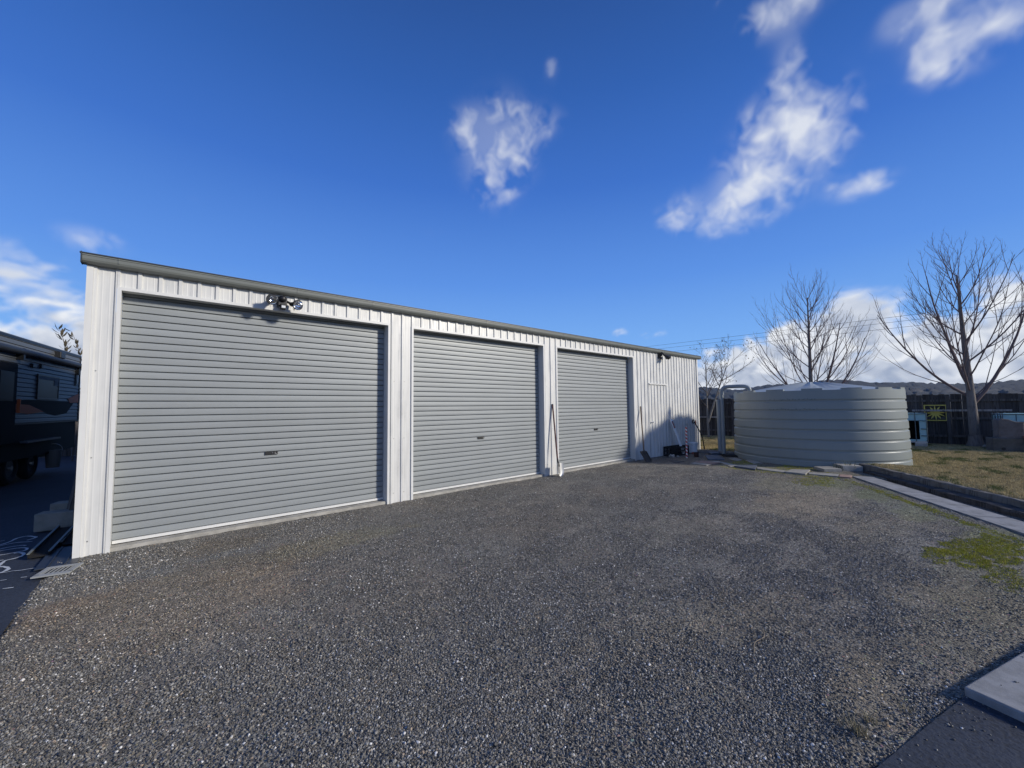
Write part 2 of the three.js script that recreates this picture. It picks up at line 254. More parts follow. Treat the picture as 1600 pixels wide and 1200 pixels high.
const PATCH = [ // dirt, clay, moss and bare tracks: x, z, half-sizes, colour multiplier, strength
  [-0.5, -4.85, 0.45, 0.32, [1.38, 1.09, 0.81], 0.70], [0.15, -4.35, 0.9, 0.75, [1.23, 1.1, 0.93], 0.85], [0.5, -5.0, 0.8, 0.45, [1.23, 1.06, 0.85], 0.60], [1.2, -3.3, 0.8, 0.5, [1.09, 1.03, 0.95], 0.50],
  [1.6, -5.1, 1.0, 0.3, [1.11, 1.06, 0.81], 0.70], [0.5, -5.9, 0.5, 0.3, [0.96, 0.85, 0.71], 0.80],
  [7.6, -2.0, 1.1, 0.5, [1.41, 1.3, 1.11], 0.85], [8.7, -1.7, 1.5, 0.5, [1.38, 1.27, 1.08], 0.90], [9.6, -2.4, 1.2, 0.7, [1.19, 1.15, 0.89], 0.80], [10.2, -1.9, 0.6, 0.35, [0.89, 1.02, 0.59], 0.85], [9.4, -1.2, 0.7, 0.3, [0.89, 1.02, 0.59], 0.80], [8.4, -0.6, 0.8, 0.3, [0.89, 1.0, 0.62], 0.70], [7.4, 0.1, 0.7, 0.3, [0.89, 1.02, 0.59], 0.80],
  [6.9, -0.95, 1.0, 0.35, [1.23, 1.17, 1.0], 0.60], [5.0, -2.6, 1.4, 0.5, [1.11, 1.06, 0.96], 0.50], [4.0, -3.9, 1.6, 0.6, [1.09, 1.04, 0.96], 0.40], [3.3, -1.25, 0.6, 0.3, [1.23, 1.14, 0.96], 0.55], [2.6, -1.6, 0.5, 0.3, [1.15, 1.08, 0.94], 0.50],
  [4.4, -0.15, 1.0, 0.35, [1.06, 1.0, 0.85], 0.75], [3.0, -0.45, 0.5, 0.2, [1.08, 1.0, 0.85], 0.75], [5.6, 0.1, 1.2, 0.45, [1.0, 0.98, 0.79], 0.80], [12.4, -4.6, 1.6, 1.2, [0.96, 0.86, 0.71], 0.90], [12.2, -6.0, 2.0, 0.6, [0.89, 0.79, 0.68], 0.90], [11.4, -3.0, 0.6, 1.6, [0.89, 0.94, 0.62], 0.80], [12.6, -2.6, 1.2, 0.8, [0.66, 0.62, 0.55], 0.90],
];
const patchAt = (x, z) => { let s = 0; const c = [1, 1, 1]; for (const [px, pz, rx, rz, col, st] of PATCH) { const e = ((x - px) / rx) ** 2 + ((z - pz) / rz) ** 2; if (e > 5) continue; const w = st * smoothstep(Math.exp(-e) + 0.5 * fbm2(x * 2.1 + px, z * 2.1, 4), 0.12, 0.75); for (let k = 0; k < 3; k++) c[k] = lerp(c[k], col[k], w); s = Math.max(s, w); } return [c, s]; };
function gridSheet(x0, x1, z0, z1, step, hgt, col, uvs) {
  const nx = Math.round((x1 - x0) / step), nz = Math.round((z1 - z0) / step), pos = [], uv = [], cl = [], idx = [];
  for (let j = 0; j <= nz; j++) for (let i = 0; i <= nx; i++) { const x = lerp(x0, x1, i / nx), z = lerp(z0, z1, j / nz); pos.push(x, hgt(x, z), z); uv.push(x * uvs, z * uvs); cl.push(...col(x, z)); }
  for (let j = 0; j < nz; j++) for (let i = 0; i < nx; i++) { const a = j * (nx + 1) + i, b = a + nx + 1; idx.push(a, b, a + 1, b, b + 1, a + 1); }
  const g = new THREE.BufferGeometry(); g.setIndex(idx); g.setAttribute('position', new THREE.Float32BufferAttribute(pos, 3)); g.setAttribute('uv', new THREE.Float32BufferAttribute(uv, 2)); g.setAttribute('color', new THREE.Float32BufferAttribute(cl, 3)); g.computeVertexNormals(); return g;
}
const gravelY = (x, z) => {
  const e = smoothstep(x - edgeX(z), -0.02, 0.12), p = z > -1.2 && x > 1.5 ? 1 - smoothstep(z - lineZ(x), 0.02, 0.2) : 1, k = x > 7 ? 1 - smoothstep((z - (-1.82)) * 0.857 + (x - 11.46) * 0.518, -0.05, 0.06) : 1;
  return 0.012 * fbm2(x * 0.9, z * 0.9, 3) + 0.006 * fbm2(x * 4, z * 4, 2) - 0.05 * (1 - e) - 0.06 * (1 - p) - (x < 11.46 ? 0.04 * (1 - k) : 0);
};
const gravelTone = (x, z) => { const t = 1 + 0.22 * fbm2(x * 0.55 + 4, z * 0.55, 4) + 0.12 * fbm2(x * 2.3, z * 2.3, 3), w = fbm2(x * 0.35, z * 0.35 + 9, 3); const [c, s] = patchAt(x, z); return [c[0] * t * (1 + 0.08 * w), c[1] * t, c[2] * t * (1 - 0.08 * w), s]; };
tag(mesh('ground', at(new THREE.PlaneGeometry(9000, 9000), 0, -0.09, 0, -Math.PI / 2), M.far), 'dry grassland running out from the yard to the hills', 'ground', null, 'structure');
tag(mesh('gravel_yard', gridSheet(-1.15, 15.6, -6.7, 3.4, 0.05, gravelY, (x, z) => gravelTone(x, z).slice(0, 3), 1 / 2.6), M.gravel), 'grey gravel yard with brown dirt patches in front of the shed', 'gravel', null, 'structure');
const lawnCol = (x, z) => { const a = 1.1 + 0.4 * fbm2(x * 0.35, z * 0.9, 4), g = 0.6 * smoothstep(fbm2(x * 0.5 + 20, z * 1.2, 4), 0.1, 0.42); return [a * lerp(1.0, 0.62, g), a * lerp(1.0, 0.82, g), a * lerp(1.0, 0.7, g)]; };
tag(mesh('lawn', gridSheet(8.2, 26, -15, 9, 0.12, lawnH, lawnCol, 1 / 1.4), M.lawn), 'dry straw coloured lawn between the tank and the fence', 'lawn', null, 'structure');
tag(mesh('driveway', boxUV(at(new THREE.PlaneGeometry(14, 34).toNonIndexed(), -7.85, -0.018, -11, -Math.PI / 2)), M.asphalt), 'dark bitumen driveway beside the shed', 'driveway', null, 'structure');
{ // bitumen path and concrete step by the house, bottom right of the yard
  const L = (x, o) => [x, lineZ(x) + o];
  tag(mesh('path', prism([L(0.6, 0), L(2.2, 0.004), L(3.0, -0.003), L(4.0, 0.003), L(6.8, 0), [6.8, 3.4], [0.6, 3.4]], -0.1, 0.013), M.asphalt), 'dark bitumen path along the house', 'path', null, 'structure');
  const s = thing('concrete_step', 'pale concrete step slab beside the dark path at lower right', 'step', [3.315, 0, -0.105], -0.315);
  mesh('slab', bx(3.4, 0.11, 1.7, 1.7, 0.005, 0.85, 0, 0.012), M.concBlue, s);
}
{ // kerb strip, two old timber sleepers
  const an = Math.atan2(0.578, 0.816), D = [0.852, -0.523];
  const k = thing('kerb_strip', 'pale concrete kerb strip curving along the gravel below the sleepers', 'kerb');
  let a = [11.40, -1.62]; const b = [7.2, 0.93];
  for (let i = 0; i < 3; i++) { const t0 = i / 3, t1 = (i + 1) / 3 - 0.003, p = (t) => [lerp(a[0], b[0], t), lerp(a[1], b[1], t)], q0 = p(t0), q1 = p(t1), n = [0.258, 0.424], w = (t) => 0.72 + 0.35 * t;
    mesh('kerb_section', prism([[q0[0] - n[0] * 0.36, q0[1] - n[1] * 0.36], [q1[0] - n[0] * 0.36, q1[1] - n[1] * 0.36], [q1[0] + n[0] * w(t1) * 0.5, q1[1] + n[1] * w(t1) * 0.5], [q0[0] + n[0] * w(t0) * 0.5, q0[1] + n[1] * w(t0) * 0.5]], -0.08, 0.018), M.concBlue, k); }
  const low = thing('timber_sleeper', 'weathered dark sleeper lying low between the kerb strip and the upper sleeper', 'sleeper', [12.25, 0, -1.62], Math.atan2(0.557, 0.83));
  const up = thing('timber_sleeper', 'upper retaining sleeper holding back the lawn with a pale weathered top', 'sleeper', [12.68, 0, -1.79], an);
  const rough = (w, h, d, x, y, seed) => { const g = new THREE.BoxGeometry(w, h, d, 60, 4, 5).toNonIndexed(), p = g.attributes.position; for (let i = 0; i < p.count; i++) { const px = p.getX(i), py = p.getY(i), pz = p.getZ(i), e = Math.abs(py / h) + Math.abs(pz / d) > 0.9 ? 0.8 : 1; p.setXYZ(i, px, py * (e < 1 ? 0.93 : 1) + 0.012 * n3(px * 3 + seed, py * 9, pz * 9), pz * (e < 1 ? 0.95 : 1) + 0.014 * n3(px * 2.5, py * 8 + seed, pz * 8)); } g.computeVertexNormals(); return boxUV(at(g, x, y, 0)); };
  mesh('beam', rough(2.05, 0.13, 0.22, -1.03, -0.02, 1), M.sleeper, low); mesh('beam', rough(2.3, 0.13, 0.23, -3.24, -0.01, 5), M.sleeper, low);
  mesh('beam', rough(2.6, 0.24, 0.13, -1.3, 0.035, 9), M.sleeperTop, up); mesh('beam', rough(2.9, 0.24, 0.13, -4.07, 0.03, 14), M.sleeperTop, up);
}

// ---------- shed ----------
const FZ = -6.503, X0 = -0.712, X1 = 14.603, HEAD = 3.016, EAVE = 3.258, DOORS = [[-0.424, 2.849], [3.322, 6.623], [7.098, 10.383]];
const shed = thing('steel_shed', 'long pale steel shed with three grey roller doors', 'shed', [0, 0, 0]);
const RIB0 = -0.459, RP = 0.1881;
function ribProfile(x0, x1) {
  const p = [[x0, 0]], add = (x, z) => { if (x > x0 + 0.001 && x < x1 - 0.001) p.push([x, z]); };
  for (let k = Math.floor((x0 - RIB0) / RP) - 1; k < (x1 - RIB0) / RP + 1; k++) { const c = RIB0 + k * RP; add(c - 0.027, 0); add(c - 0.017, 0.018); add(c + 0.017, 0.018); add(c + 0.027, 0); for (const s of [0.062, 0.125]) { add(c + s - 0.008, 0); add(c + s - 0.003, 0.0008); add(c + s + 0.003, 0.0008); add(c + s + 0.008, 0); } }
  const zAt = (x) => { const c = RIB0 + Math.round((x - RIB0) / RP) * RP, d = Math.abs(x - c); return d < 0.017 ? 0.018 : d < 0.027 ? 0.018 * (0.027 - d) / 0.01 : 0; };
  p[0][1] = zAt(x0); p.push([x1, zAt(x1)]); return p;
}
const ribWall = (x0, x1, y0, y1, z = FZ) => sweep(ribProfile(x0, x1).map(([x, zz]) => [x, z + zz]).map(([x, zz]) => [x, zz]), y0, y1, 'y');
const wallPiece = (x0, x1, y0, y1) => mesh('wall_panel', ribWall(x0, x1, y0, y1), M.wall, shed);
wallPiece(X0 + 0.05, -0.464, -0.04, EAVE); wallPiece(2.849 + 0.038, 3.322 - 0.038, -0.045, EAVE); wallPiece(6.623 + 0.038, 7.098 - 0.038, -0.045, EAVE);
for (const [a, b] of DOORS) wallPiece(a - 0.038, b + 0.038, HEAD + 0.038, EAVE);
wallPiece(10.383 + 0.038, 11.245, -0.045, EAVE); wallPiece(11.245, 12.255, 2.285, EAVE); wallPiece(12.255, 14.52, -0.045, EAVE);
mesh('corner_flashing', [bx(0.055, 3.29, 0.16, X0 + 0.0275, 1.61, FZ - 0.05), bx(0.02, 3.28, 0.012, X0 + 0.066, 1.645, FZ + 0.014)], M.flash, shed);
mesh('corner_flashing', [bx(0.085, 3.29, 0.16, X1 - 0.0425, 1.61, FZ - 0.045)], M.flash, shed);
mesh('side_wall', bx(0.04, 3.28, 10.3, X0 + 0.023, 1.62, FZ - 5.3), M.wall, shed); mesh('side_wall', bx(0.04, 3.28, 10.3, X1 - 0.023, 1.62, FZ - 5.3), M.wall, shed); mesh('back_wall', bx(X1 - X0 - 0.1, 3.28, 0.04, 6.94, 1.62, FZ - 10.4), M.wall, shed);
{ const dz = 5.25, rise = dz * Math.tan(0.14), len = Math.hypot(rise, dz) + 0.04;
  const sheet = sweep(Array.from({ length: 83 * 4 }, (_, i) => [X0 - 0.02 + Math.floor(i / 4) * 0.1855 + [0, 0.02, 0.045, 0.065][i % 4], [0, 0.029, 0.029, 0][i % 4]]).filter(([x]) => x < X1 + 0.03), 0, len, 'y').rotateX(-Math.PI / 2).rotateX(0.14).translate(0, EAVE + 0.070, FZ + 0.05);
  const back = sheet.clone().translate(0, 0, -(FZ - dz + 0.02)).scale(1, 1, -1).translate(0, 0, FZ - dz + 0.02); back.computeVertexNormals();
  mesh('roof', sheet, M.roof, shed); mesh('roof', back, M.roof, shed);
  mesh('gutter_shade_strip', bx(X1 - X0 + 0.16, 0.012, 0.05, (X0 + X1) / 2 + 0.03, EAVE + 0.107, FZ + 0.100), M.capAndShadeStrip, shed);  // dark strip put in for the shade line along the gutter top
  const gs = new THREE.Shape([[0.0, 0], [-0.062, 0.001], [-0.085, 0.008], [-0.102, 0.024], [-0.110, 0.046], [-0.113, 0.080], [-0.119, 0.085], [-0.119, 0.096], [-0.108, 0.100], [0, 0.100]].map(([a, b]) => new THREE.Vector2(a, b)));
  const gut = mesh('gutter', boxUV(new THREE.ExtrudeGeometry(gs, { depth: X1 - X0 + 0.19, bevelEnabled: false }).rotateY(Math.PI / 2).translate(X0 - 0.03, EAVE, FZ + 0.0)), M.gutter, shed);
  for (const x of [-0.45, 1.42, 2.55, 3.72, 4.9, 6.1, 7.25, 8.5, 9.7, 10.9, 12.1, 13.3]) mesh('gutter_joint', [bx(0.012, 0.05, 0.004, x, EAVE + 0.066, FZ + 0.1145), bx(0.012, 0.012, 0.006, x, EAVE + 0.091, FZ + 0.1215)], M.gutter, gut);
  mesh('end_cap', bx(0.01, 0.122, 0.125, X0 - 0.037, EAVE + 0.058, FZ + 0.062), M.capAndShadeStrip, gut);
}
mesh('floor_slab', [bx(X1 - X0 - 0.04, 0.34, 10.4, (X0 + X1) / 2, -0.127, FZ - 5.207)], M.conc, shed);
// roller doors: thirty-three pressed slats each, above an aluminium bottom rail
const SP = 0.0905, slatProfile = [[0, -0.030], [0.055, -0.030], [0.066, -0.003], [0.10, 0.0], [0.30, 0.0010], [0.46, 0.0014], [0.50, 0.0008], [0.54, 0.0014], [0.70, 0.0010], [0.90, 0.0], [0.93, -0.003], [0.94, -0.030], [1, -0.030]].map(([y, z]) => [y * SP, z]);
const slatGeo = sweep(slatProfile, 0.002, 3.285, 'x'), rSlat = rng(71), slatMats = [0.975, 0.995, 1.01, 1.03].map((k, i) => { const m = M.slat.clone(); m.color.multiplyScalar(k); m.map = rep(dustMap, 0.35, 3); m.map.offset.set(i * 0.29, i * 0.41); return m; });
DOORS.forEach(([a, b], di) => {
  const d = sub('roller_door', shed, [a, 0, FZ - 0.150]);
  for (let k = 0; k < 34; k++) { const s = new THREE.Mesh(slatGeo, slatMats[Math.floor(rSlat() * 4)]), y = 0.088 + k * SP, bend = 0.011 * Math.max(0, y - 2.5) ** 2; s.name = 'slat'; s.position.set(0, y, -bend); s.rotation.x = -0.03 * Math.max(0, y - 2.5) + (rSlat() - 0.5) * 0.016; s.scale.x = (b - a) / 3.287; s.castShadow = s.receiveShadow = true; d.add(s); }
  const w = b - a, hx = [1.60, 1.60, 1.66][di];
  mesh('bottom_rail', [bx(w - 0.01, 0.034, 0.03, w / 2, 0.071, 0.004)], M.flash, d); mesh('rubber_seal', bx(w - 0.01, 0.009, 0.03, w / 2, 0.0497, 0.0), M.rubber, d);
  const plate = mesh('lock_plate', bx(0.16, 0.046, 0.012, hx, 0.972, 0.012, 0, 0.003), M.black, d);
  mesh('lock_barrel', at(new THREE.CylinderGeometry(0.008, 0.008, 0.01, 12), hx + 0.012, 0.978, 0.02, Math.PI / 2), M.chrome, plate); mesh('handle_grip', [bx(0.008, 0.032, 0.012, hx + 0.045, 0.97, 0.021), bx(0.022, 0.008, 0.012, hx + 0.056, 0.96, 0.021)], M.steel, plate);
  // flashing round the opening, turned in to the curtain
  const f = (n, g) => mesh(n, g, M.flash, shed), zf = FZ + 0.021;
  f('door_jamb', [bx(0.038, HEAD + 0.045, 0.205, a - 0.019, HEAD / 2 - 0.0225, zf - 0.1025)]); f('door_jamb', [bx(0.038, HEAD + 0.045, 0.205, b + 0.019, HEAD / 2 - 0.0225, zf - 0.1025)]);
  f('door_head', [bx(w + 0.076, 0.038, 0.13, (a + b) / 2, HEAD + 0.019, zf - 0.065)]);
});
{ // side door, flush and clad like the wall
  const d = sub('side_door', shed, [0, 0, 0]);
  mesh('door_leaf', sweep(ribProfile(11.262, 12.238).map(([x, z]) => [x, FZ + 0.006 + z]), 0.0, 2.235, 'y'), M.wall, d);
  mesh('door_top_flashing', bx(1.06, 0.035, 0.045, 11.75, 2.262, FZ + 0.022), M.flash, d);
  mesh('door_edge', [bx(0.008, 2.24, 0.02, 11.253, 1.115, FZ + 0.0)], M.pipe, d); mesh('door_edge', [bx(0.008, 2.24, 0.02, 12.247, 1.115, FZ + 0.0)], M.pipe, d);
  mesh('door_knob', [at(new THREE.SphereGeometry(0.024, 12, 8), 11.335, 1.08, FZ + 0.062), at(new THREE.CylinderGeometry(0.03, 0.03, 0.008, 14), 11.335, 1.08, FZ + 0.033, Math.PI / 2)], M.chrome, d); mesh('lock', at(new THREE.CylinderGeometry(0.022, 0.022, 0.012, 12), 11.40, 1.10, FZ + 0.012, Math.PI / 2), M.steel, d);
}
{ // wall screws in rows along the girts
  const g = new THREE.CylinderGeometry(0.0065, 0.008, 0.006, 6).rotateX(Math.PI / 2), pts = [];
  for (const y of [0.16, 1.08, 2.06]) for (const [a, b] of [[X0 + 0.08, -0.47], [2.9, 3.28], [6.67, 7.05], [10.45, 14.48]]) for (let k = -1; k < 82; k++) { const x = RIB0 + k * RP + 0.042; if (x > a && x < b && !(x > 11.23 && x < 12.27)) pts.push([x, y]); }
  const s = new THREE.InstancedMesh(g, M.steel, pts.length); s.name = 'wall_screw'; pts.forEach(([x, y], i) => s.setMatrixAt(i, new THREE.Matrix4().makeTranslation(x, y, FZ + 0.0025))); shed.add(s); tag(s, null, null, null, 'stuff');
}
function floodlight(x, y, label, heads) { // black twin spotlight with a movement sensor
  const t = thing('floodlight', label, 'floodlight', [x, y, FZ + 0.027], 0, 'twin floodlights on the shed wall');
  mesh('base', [bx(0.12, 0.14, 0.05, 0, 0.02, 0.025, 0, 0.012), at(new THREE.SphereGeometry(0.05, 14, 8, 0, 6.29, 0, 1.57), 0, 0.06, 0.05, Math.PI / 2)], M.black, t);
  const sensor = mesh('sensor', [bx(0.07, 0.075, 0.07, 0.0, -0.06, 0.075, 0, 0.01)], M.black, t); mesh('lens', bx(0.052, 0.036, 0.012, 0.0, -0.066, 0.112, 0, 0.005), M.plasticWhite, sensor);
  for (const [hx, hy, hz, ry, rx] of heads) {
    const h = sub('lamp_head', t, [hx, hy, hz], [0, 0, 0]); h.scale.setScalar(1.2); h.rotation.order = 'YXZ'; h.rotation.set(rx, ry, 0);
    mesh('housing', [at(new THREE.LatheGeometry([[0.022, -0.12], [0.028, -0.10], [0.03, -0.05], [0.058, 0.0], [0.062, 0.022], [0.056, 0.022]].map(([a, b]) => new THREE.Vector2(a, b)), 20), 0, 0, 0, Math.PI / 2), at(new THREE.CylinderGeometry(0.024, 0.024, 0.004, 12), 0, 0, -0.12, Math.PI / 2)], M.black, h);
    mesh('reflector', at(new THREE.LatheGeometry([[0.006, -0.03], [0.03, -0.02], [0.048, 0.0], [0.056, 0.018]].map(([a, b]) => new THREE.Vector2(a, b)), 20), 0, 0, 0, Math.PI / 2), M.chrome, h);
    mesh('glass', at(new THREE.CylinderGeometry(0.056, 0.056, 0.003, 20), 0, 0, 0.0165, Math.PI / 2), M.glass, h);
    mesh('arm', rod(V(0, 0, -0.1), V(0, 0, -0.1).add(V(-hx * 0.6, -hy * 0.5 + 0.03, -hz * 0.55).applyAxisAngle(V(0, 1, 0), -ry)), 0.014), M.black, h);
  }
  return t;
}
floodlight(1.235, 3.125, 'black twin floodlight with white sensor above the largest, nearest roller door', [[-0.15, 0.0, 0.17, -0.25, 0.2], [0.16, -0.025, 0.17, 0.35, 0.2]]);
floodlight(11.90, 3.15, 'black twin floodlight near the far right end of the shed', [[0.10, -0.03, 0.22, 0.9, 0.6], [0.24, -0.02, 0.20, 1.0, 0.5]]);

// ---------- things along the shed ----------
{ // long handled round mouth shovel, between the second and third doors
  const t = thing('shovel', 'dark red handled shovel with a shiny blade leaning between the second and third doors', 'shovel', [6.86, 0, FZ + 0.24]);
  const top = V(0.03, 1.64, -0.205), neck = V(-0.01, 0.40, -0.045);
  mesh('handle', rod(neck, top, 0.019, 0.017, 10), M.handleRed, t); mesh('grip_end', at(new THREE.SphereGeometry(0.019, 10, 8), top.x, top.y, top.z), M.black, t);
  mesh('socket', rod(V(0, 0.22, -0.005), neck, 0.024, 0.021, 10), M.black, t);
  const pos = [], idx = [], N = 10, H = 12; for (let j = 0; j <= H; j++) for (let i = 0; i <= N; i++) { const v = j / H, u = i / N * 2 - 1, w = 0.115 * (v > 0.55 ? 1 - 0.05 * (v - 0.55) : Math.sqrt(Math.max(0.02, 1 - ((0.55 - v) / 0.58) ** 2))); pos.push(u * w, v * 0.30, 0.035 * u * u - 0.025 * (1 - v) + 0.02); }
  for (let j = 0; j < H; j++) for (let i = 0; i < N; i++) { const a = j * (N + 1) + i, b = a + N + 1; idx.push(a, a + 1, b, b, a + 1, b + 1); }
  const g = new THREE.BufferGeometry(); g.setIndex(idx); g.setAttribute('position', new THREE.Float32BufferAttribute(pos, 3)); g.computeVertexNormals(); const back = g.clone().translate(0, 0, -0.003);
  mesh('blade', [at(boxUV(g), 0, 0, 0.03, -0.2, 0.1, -0.03), at(boxUV(back), 0, 0, 0.03, -0.2, 0.1, -0.03)], M.steel, t);
}
{ // square mouth shovel beside the third door
  const t = thing('shovel', 'rusty square mouth shovel leaning on the wall right of the third door', 'shovel', [10.38, 0, FZ + 0.28]);
  const top = V(0.32, 1.57, -0.245), neck = V(0.07, 0.33, -0.03);
  mesh('handle', rod(neck, top, 0.019, 0.017, 10), M.handleBrown, t); mesh('socket', rod(V(0.02, 0.22, 0.02), neck, 0.026, 0.02, 10), M.rust, t);
  mesh('blade', [at(bx(0.25, 0.34, 0.004, 0, 0.17, 0), -0.02, 0, 0.17, -0.62, -0.1, -0.08), at(bx(0.004, 0.30, 0.035, -0.125, 0.18, 0.016), -0.02, 0, 0.17, -0.62, -0.1, -0.08), at(bx(0.004, 0.30, 0.035, 0.125, 0.18, 0.016), -0.02, 0, 0.17, -0.62, -0.1, -0.08), at(bx(0.25, 0.03, 0.02, 0, 0.335, 0.008), -0.02, 0, 0.17, -0.62, -0.1, -0.08)], M.rust, t);
}
{ // black milk crate with lattice sides
  const t = thing('milk_crate', 'black plastic milk crate standing by the end of the shed wall', 'crate', [12.16, 0, FZ + 0.22], 0.05);
  const W = 0.46, Hh = 0.29, Dd = 0.34, wallLat = (w, name, place) => { const gs = [bx(w, 0.05, 0.014, 0, Hh - 0.025, 0), bx(w, 0.035, 0.014, 0, 0.02, 0), bx(w, 0.03, 0.012, 0, 0.15, 0)]; for (let i = 0; i <= 6; i++) gs.push(bx(0.02, Hh - 0.1, 0.011, -w / 2 + 0.012 + i * (w - 0.024) / 6, Hh / 2, 0)); mesh(name, merge(gs).applyMatrix4(place), M.black, t); };
  const T = (x, z, r) => new THREE.Matrix4().makeRotationY(r).setPosition(x, 0, z);
  wallLat(W, 'side_panel', T(0, Dd / 2, 0)); wallLat(W, 'side_panel', T(0, -Dd / 2, 0)); wallLat(Dd - 0.03, 'side_panel', T(-W / 2 + 0.007, 0, Math.PI / 2)); wallLat(Dd - 0.03, 'side_panel', T(W / 2 - 0.007, 0, Math.PI / 2)); mesh('base', bx(W - 0.02, 0.012, Dd - 0.02, 0, 0.012, 0), M.black, t);
  const p = thing('milk_crate', 'second black plastic crate behind the red and white striped post', 'crate', [12.66, 0, FZ + 0.23], -0.08);
  for (const c of t.children) p.add(c.clone());
}
{ // white roadside guide post with red reflector, standing in the crate
  const t = thing('guide_post', 'white guide post with a dark red reflector leaning out of the black crate', 'guide post', [12.60, 0.02, FZ + 0.38]);
  const q = new THREE.Group(); const lean = new THREE.Quaternion().setFromUnitVectors(V(0, 1, 0), V(-0.19, 1.0, -0.26).normalize());
  const put = (g) => g.applyQuaternion(lean).translate(0.0, 0.02, 0);
  mesh('post', put(bx(0.115, 1.16, 0.035, 0, 0.58, 0, 0, 0.012)), M.white, t); mesh('reflector', put(bx(0.075, 0.24, 0.008, 0, 0.97, 0.021, 0, 0.003)), M.redDark, t);
}
{ // red and white striped post
  const t = thing('striped_post', 'red and white striped thin post standing in the ground before the black crates', 'post', [11.92, 0, FZ + 0.80]);
  const R = 0.026, L = 0.94, turns = 9, lean = new THREE.Quaternion().setFromUnitVectors(V(0, 1, 0), V(-0.03, 1, 0.03).normalize());
  const strip = (o) => { const pos = [], idx = [], n = turns * 16; for (let i = 0; i <= n; i++) { const a = (i / 16) * 2 * Math.PI, y = (i / n) * L; for (const s of [0, 1]) { pos.push(Math.cos(a + o) * R, Math.min(L, y + s * L / turns / 2), Math.sin(a + o) * R); } if (i) { const k = i * 2; idx.push(k - 2, k - 1, k, k - 1, k + 1, k); } } const g = new THREE.BufferGeometry(); g.setIndex(idx); g.setAttribute('position', new THREE.Float32BufferAttribute(pos, 3)); g.computeVertexNormals(); return boxUV(g.toNonIndexed()).applyQuaternion(lean); };
  mesh('post', [cyl(R - 0.001, R - 0.001, L, 0, L / 2, 0, 14).applyQuaternion(lean)], M.white, t); mesh('stripe', strip(0), M.red, t); mesh('pin', cyl(0.006, 0.006, 0.1, 0, L + 0.05, 0, 8).applyQuaternion(lean), M.black, t);
}
{ // white bucket
  const t = thing('bucket', 'white plastic bucket at the right corner of the shed', 'bucket', [13.42, 0.0, FZ + 0.30]);
  mesh('pail', new THREE.LatheGeometry([[0, 0], [0.135, 0], [0.14, 0.01], [0.158, 0.29], [0.166, 0.29], [0.166, 0.34], [0.156, 0.345], [0.15, 0.30], [0.13, 0.015], [0, 0.012]].map(([a, b]) => new THREE.Vector2(a, b)), 28), M.plasticWhite, t);
  mesh('handle', at(new THREE.TorusGeometry(0.165, 0.004, 6, 24, Math.PI), 0, 0.30, 0, 2.3, 0, 0), M.steel, t);
}
{ // leaning black tool with looped handle
  const t = thing('garden_tool', 'black garden tool with a looped handle leaning on the shed corner', 'garden tool', [14.18, 0, FZ + 0.25]);
  mesh('shaft', tube([V(0.06, 0.05, 0.08), V(0.03, 0.5, 0.02), V(-0.08, 0.78, -0.06), V(-0.2, 1.0, -0.12)], 0.018, 20, 8), M.black, t);
  mesh('loop_handle', at(new THREE.TorusGeometry(0.065, 0.016, 8, 20), -0.27, 1.02, -0.13), M.black, t); mesh('trigger', bx(0.02, 0.16, 0.03, -0.16, 0.98, -0.10, 0.4), M.orange, t);
}
{ // rusty tin and broken bits
  const t = thing('tin_can', 'small rusty tin lying open on the dirt near the bucket', 'tin', [12.42, 0, FZ + 0.86]);
  mesh('can', new THREE.LatheGeometry([[0, 0.004], [0.065, 0.0], [0.068, 0.14], [0.062, 0.14], [0.06, 0.012], [0, 0.012]].map(([a, b]) => new THREE.Vector2(a, b)), 18), std(0.06, 0.025, 0.018, 0.8), t);
  const rs = rng(91), rock = (r, s) => { const g = new THREE.IcosahedronGeometry(r, 2).toNonIndexed(), p = g.attributes.position; for (let i = 0; i < p.count; i++) { const k = 1 + 0.35 * n3(p.getX(i) / r + s, p.getY(i) / r, p.getZ(i) / r); p.setXYZ(i, p.getX(i) * k, p.getY(i) * k * 0.6, p.getZ(i) * k * 0.8); } g.computeVertexNormals(); return boxUV(g); };
  [[11.80, -6.10, 0.10, 'pale brown rock at the left corner of the first black crate'], [11.98, -6.02, 0.055, 'smaller pale stone beside the rock in front of the crate'], [13.05, -6.02, 0.07, 'red brown lump of stone at the foot of the bucket']].forEach(([x, z, r, l], i) => tag(mesh('rock', rock(r, i * 7).translate(0, r * 0.3, 0), i === 2 ? M.terracotta : M.paver), l, 'rock').position.set(x, 0, z));
}
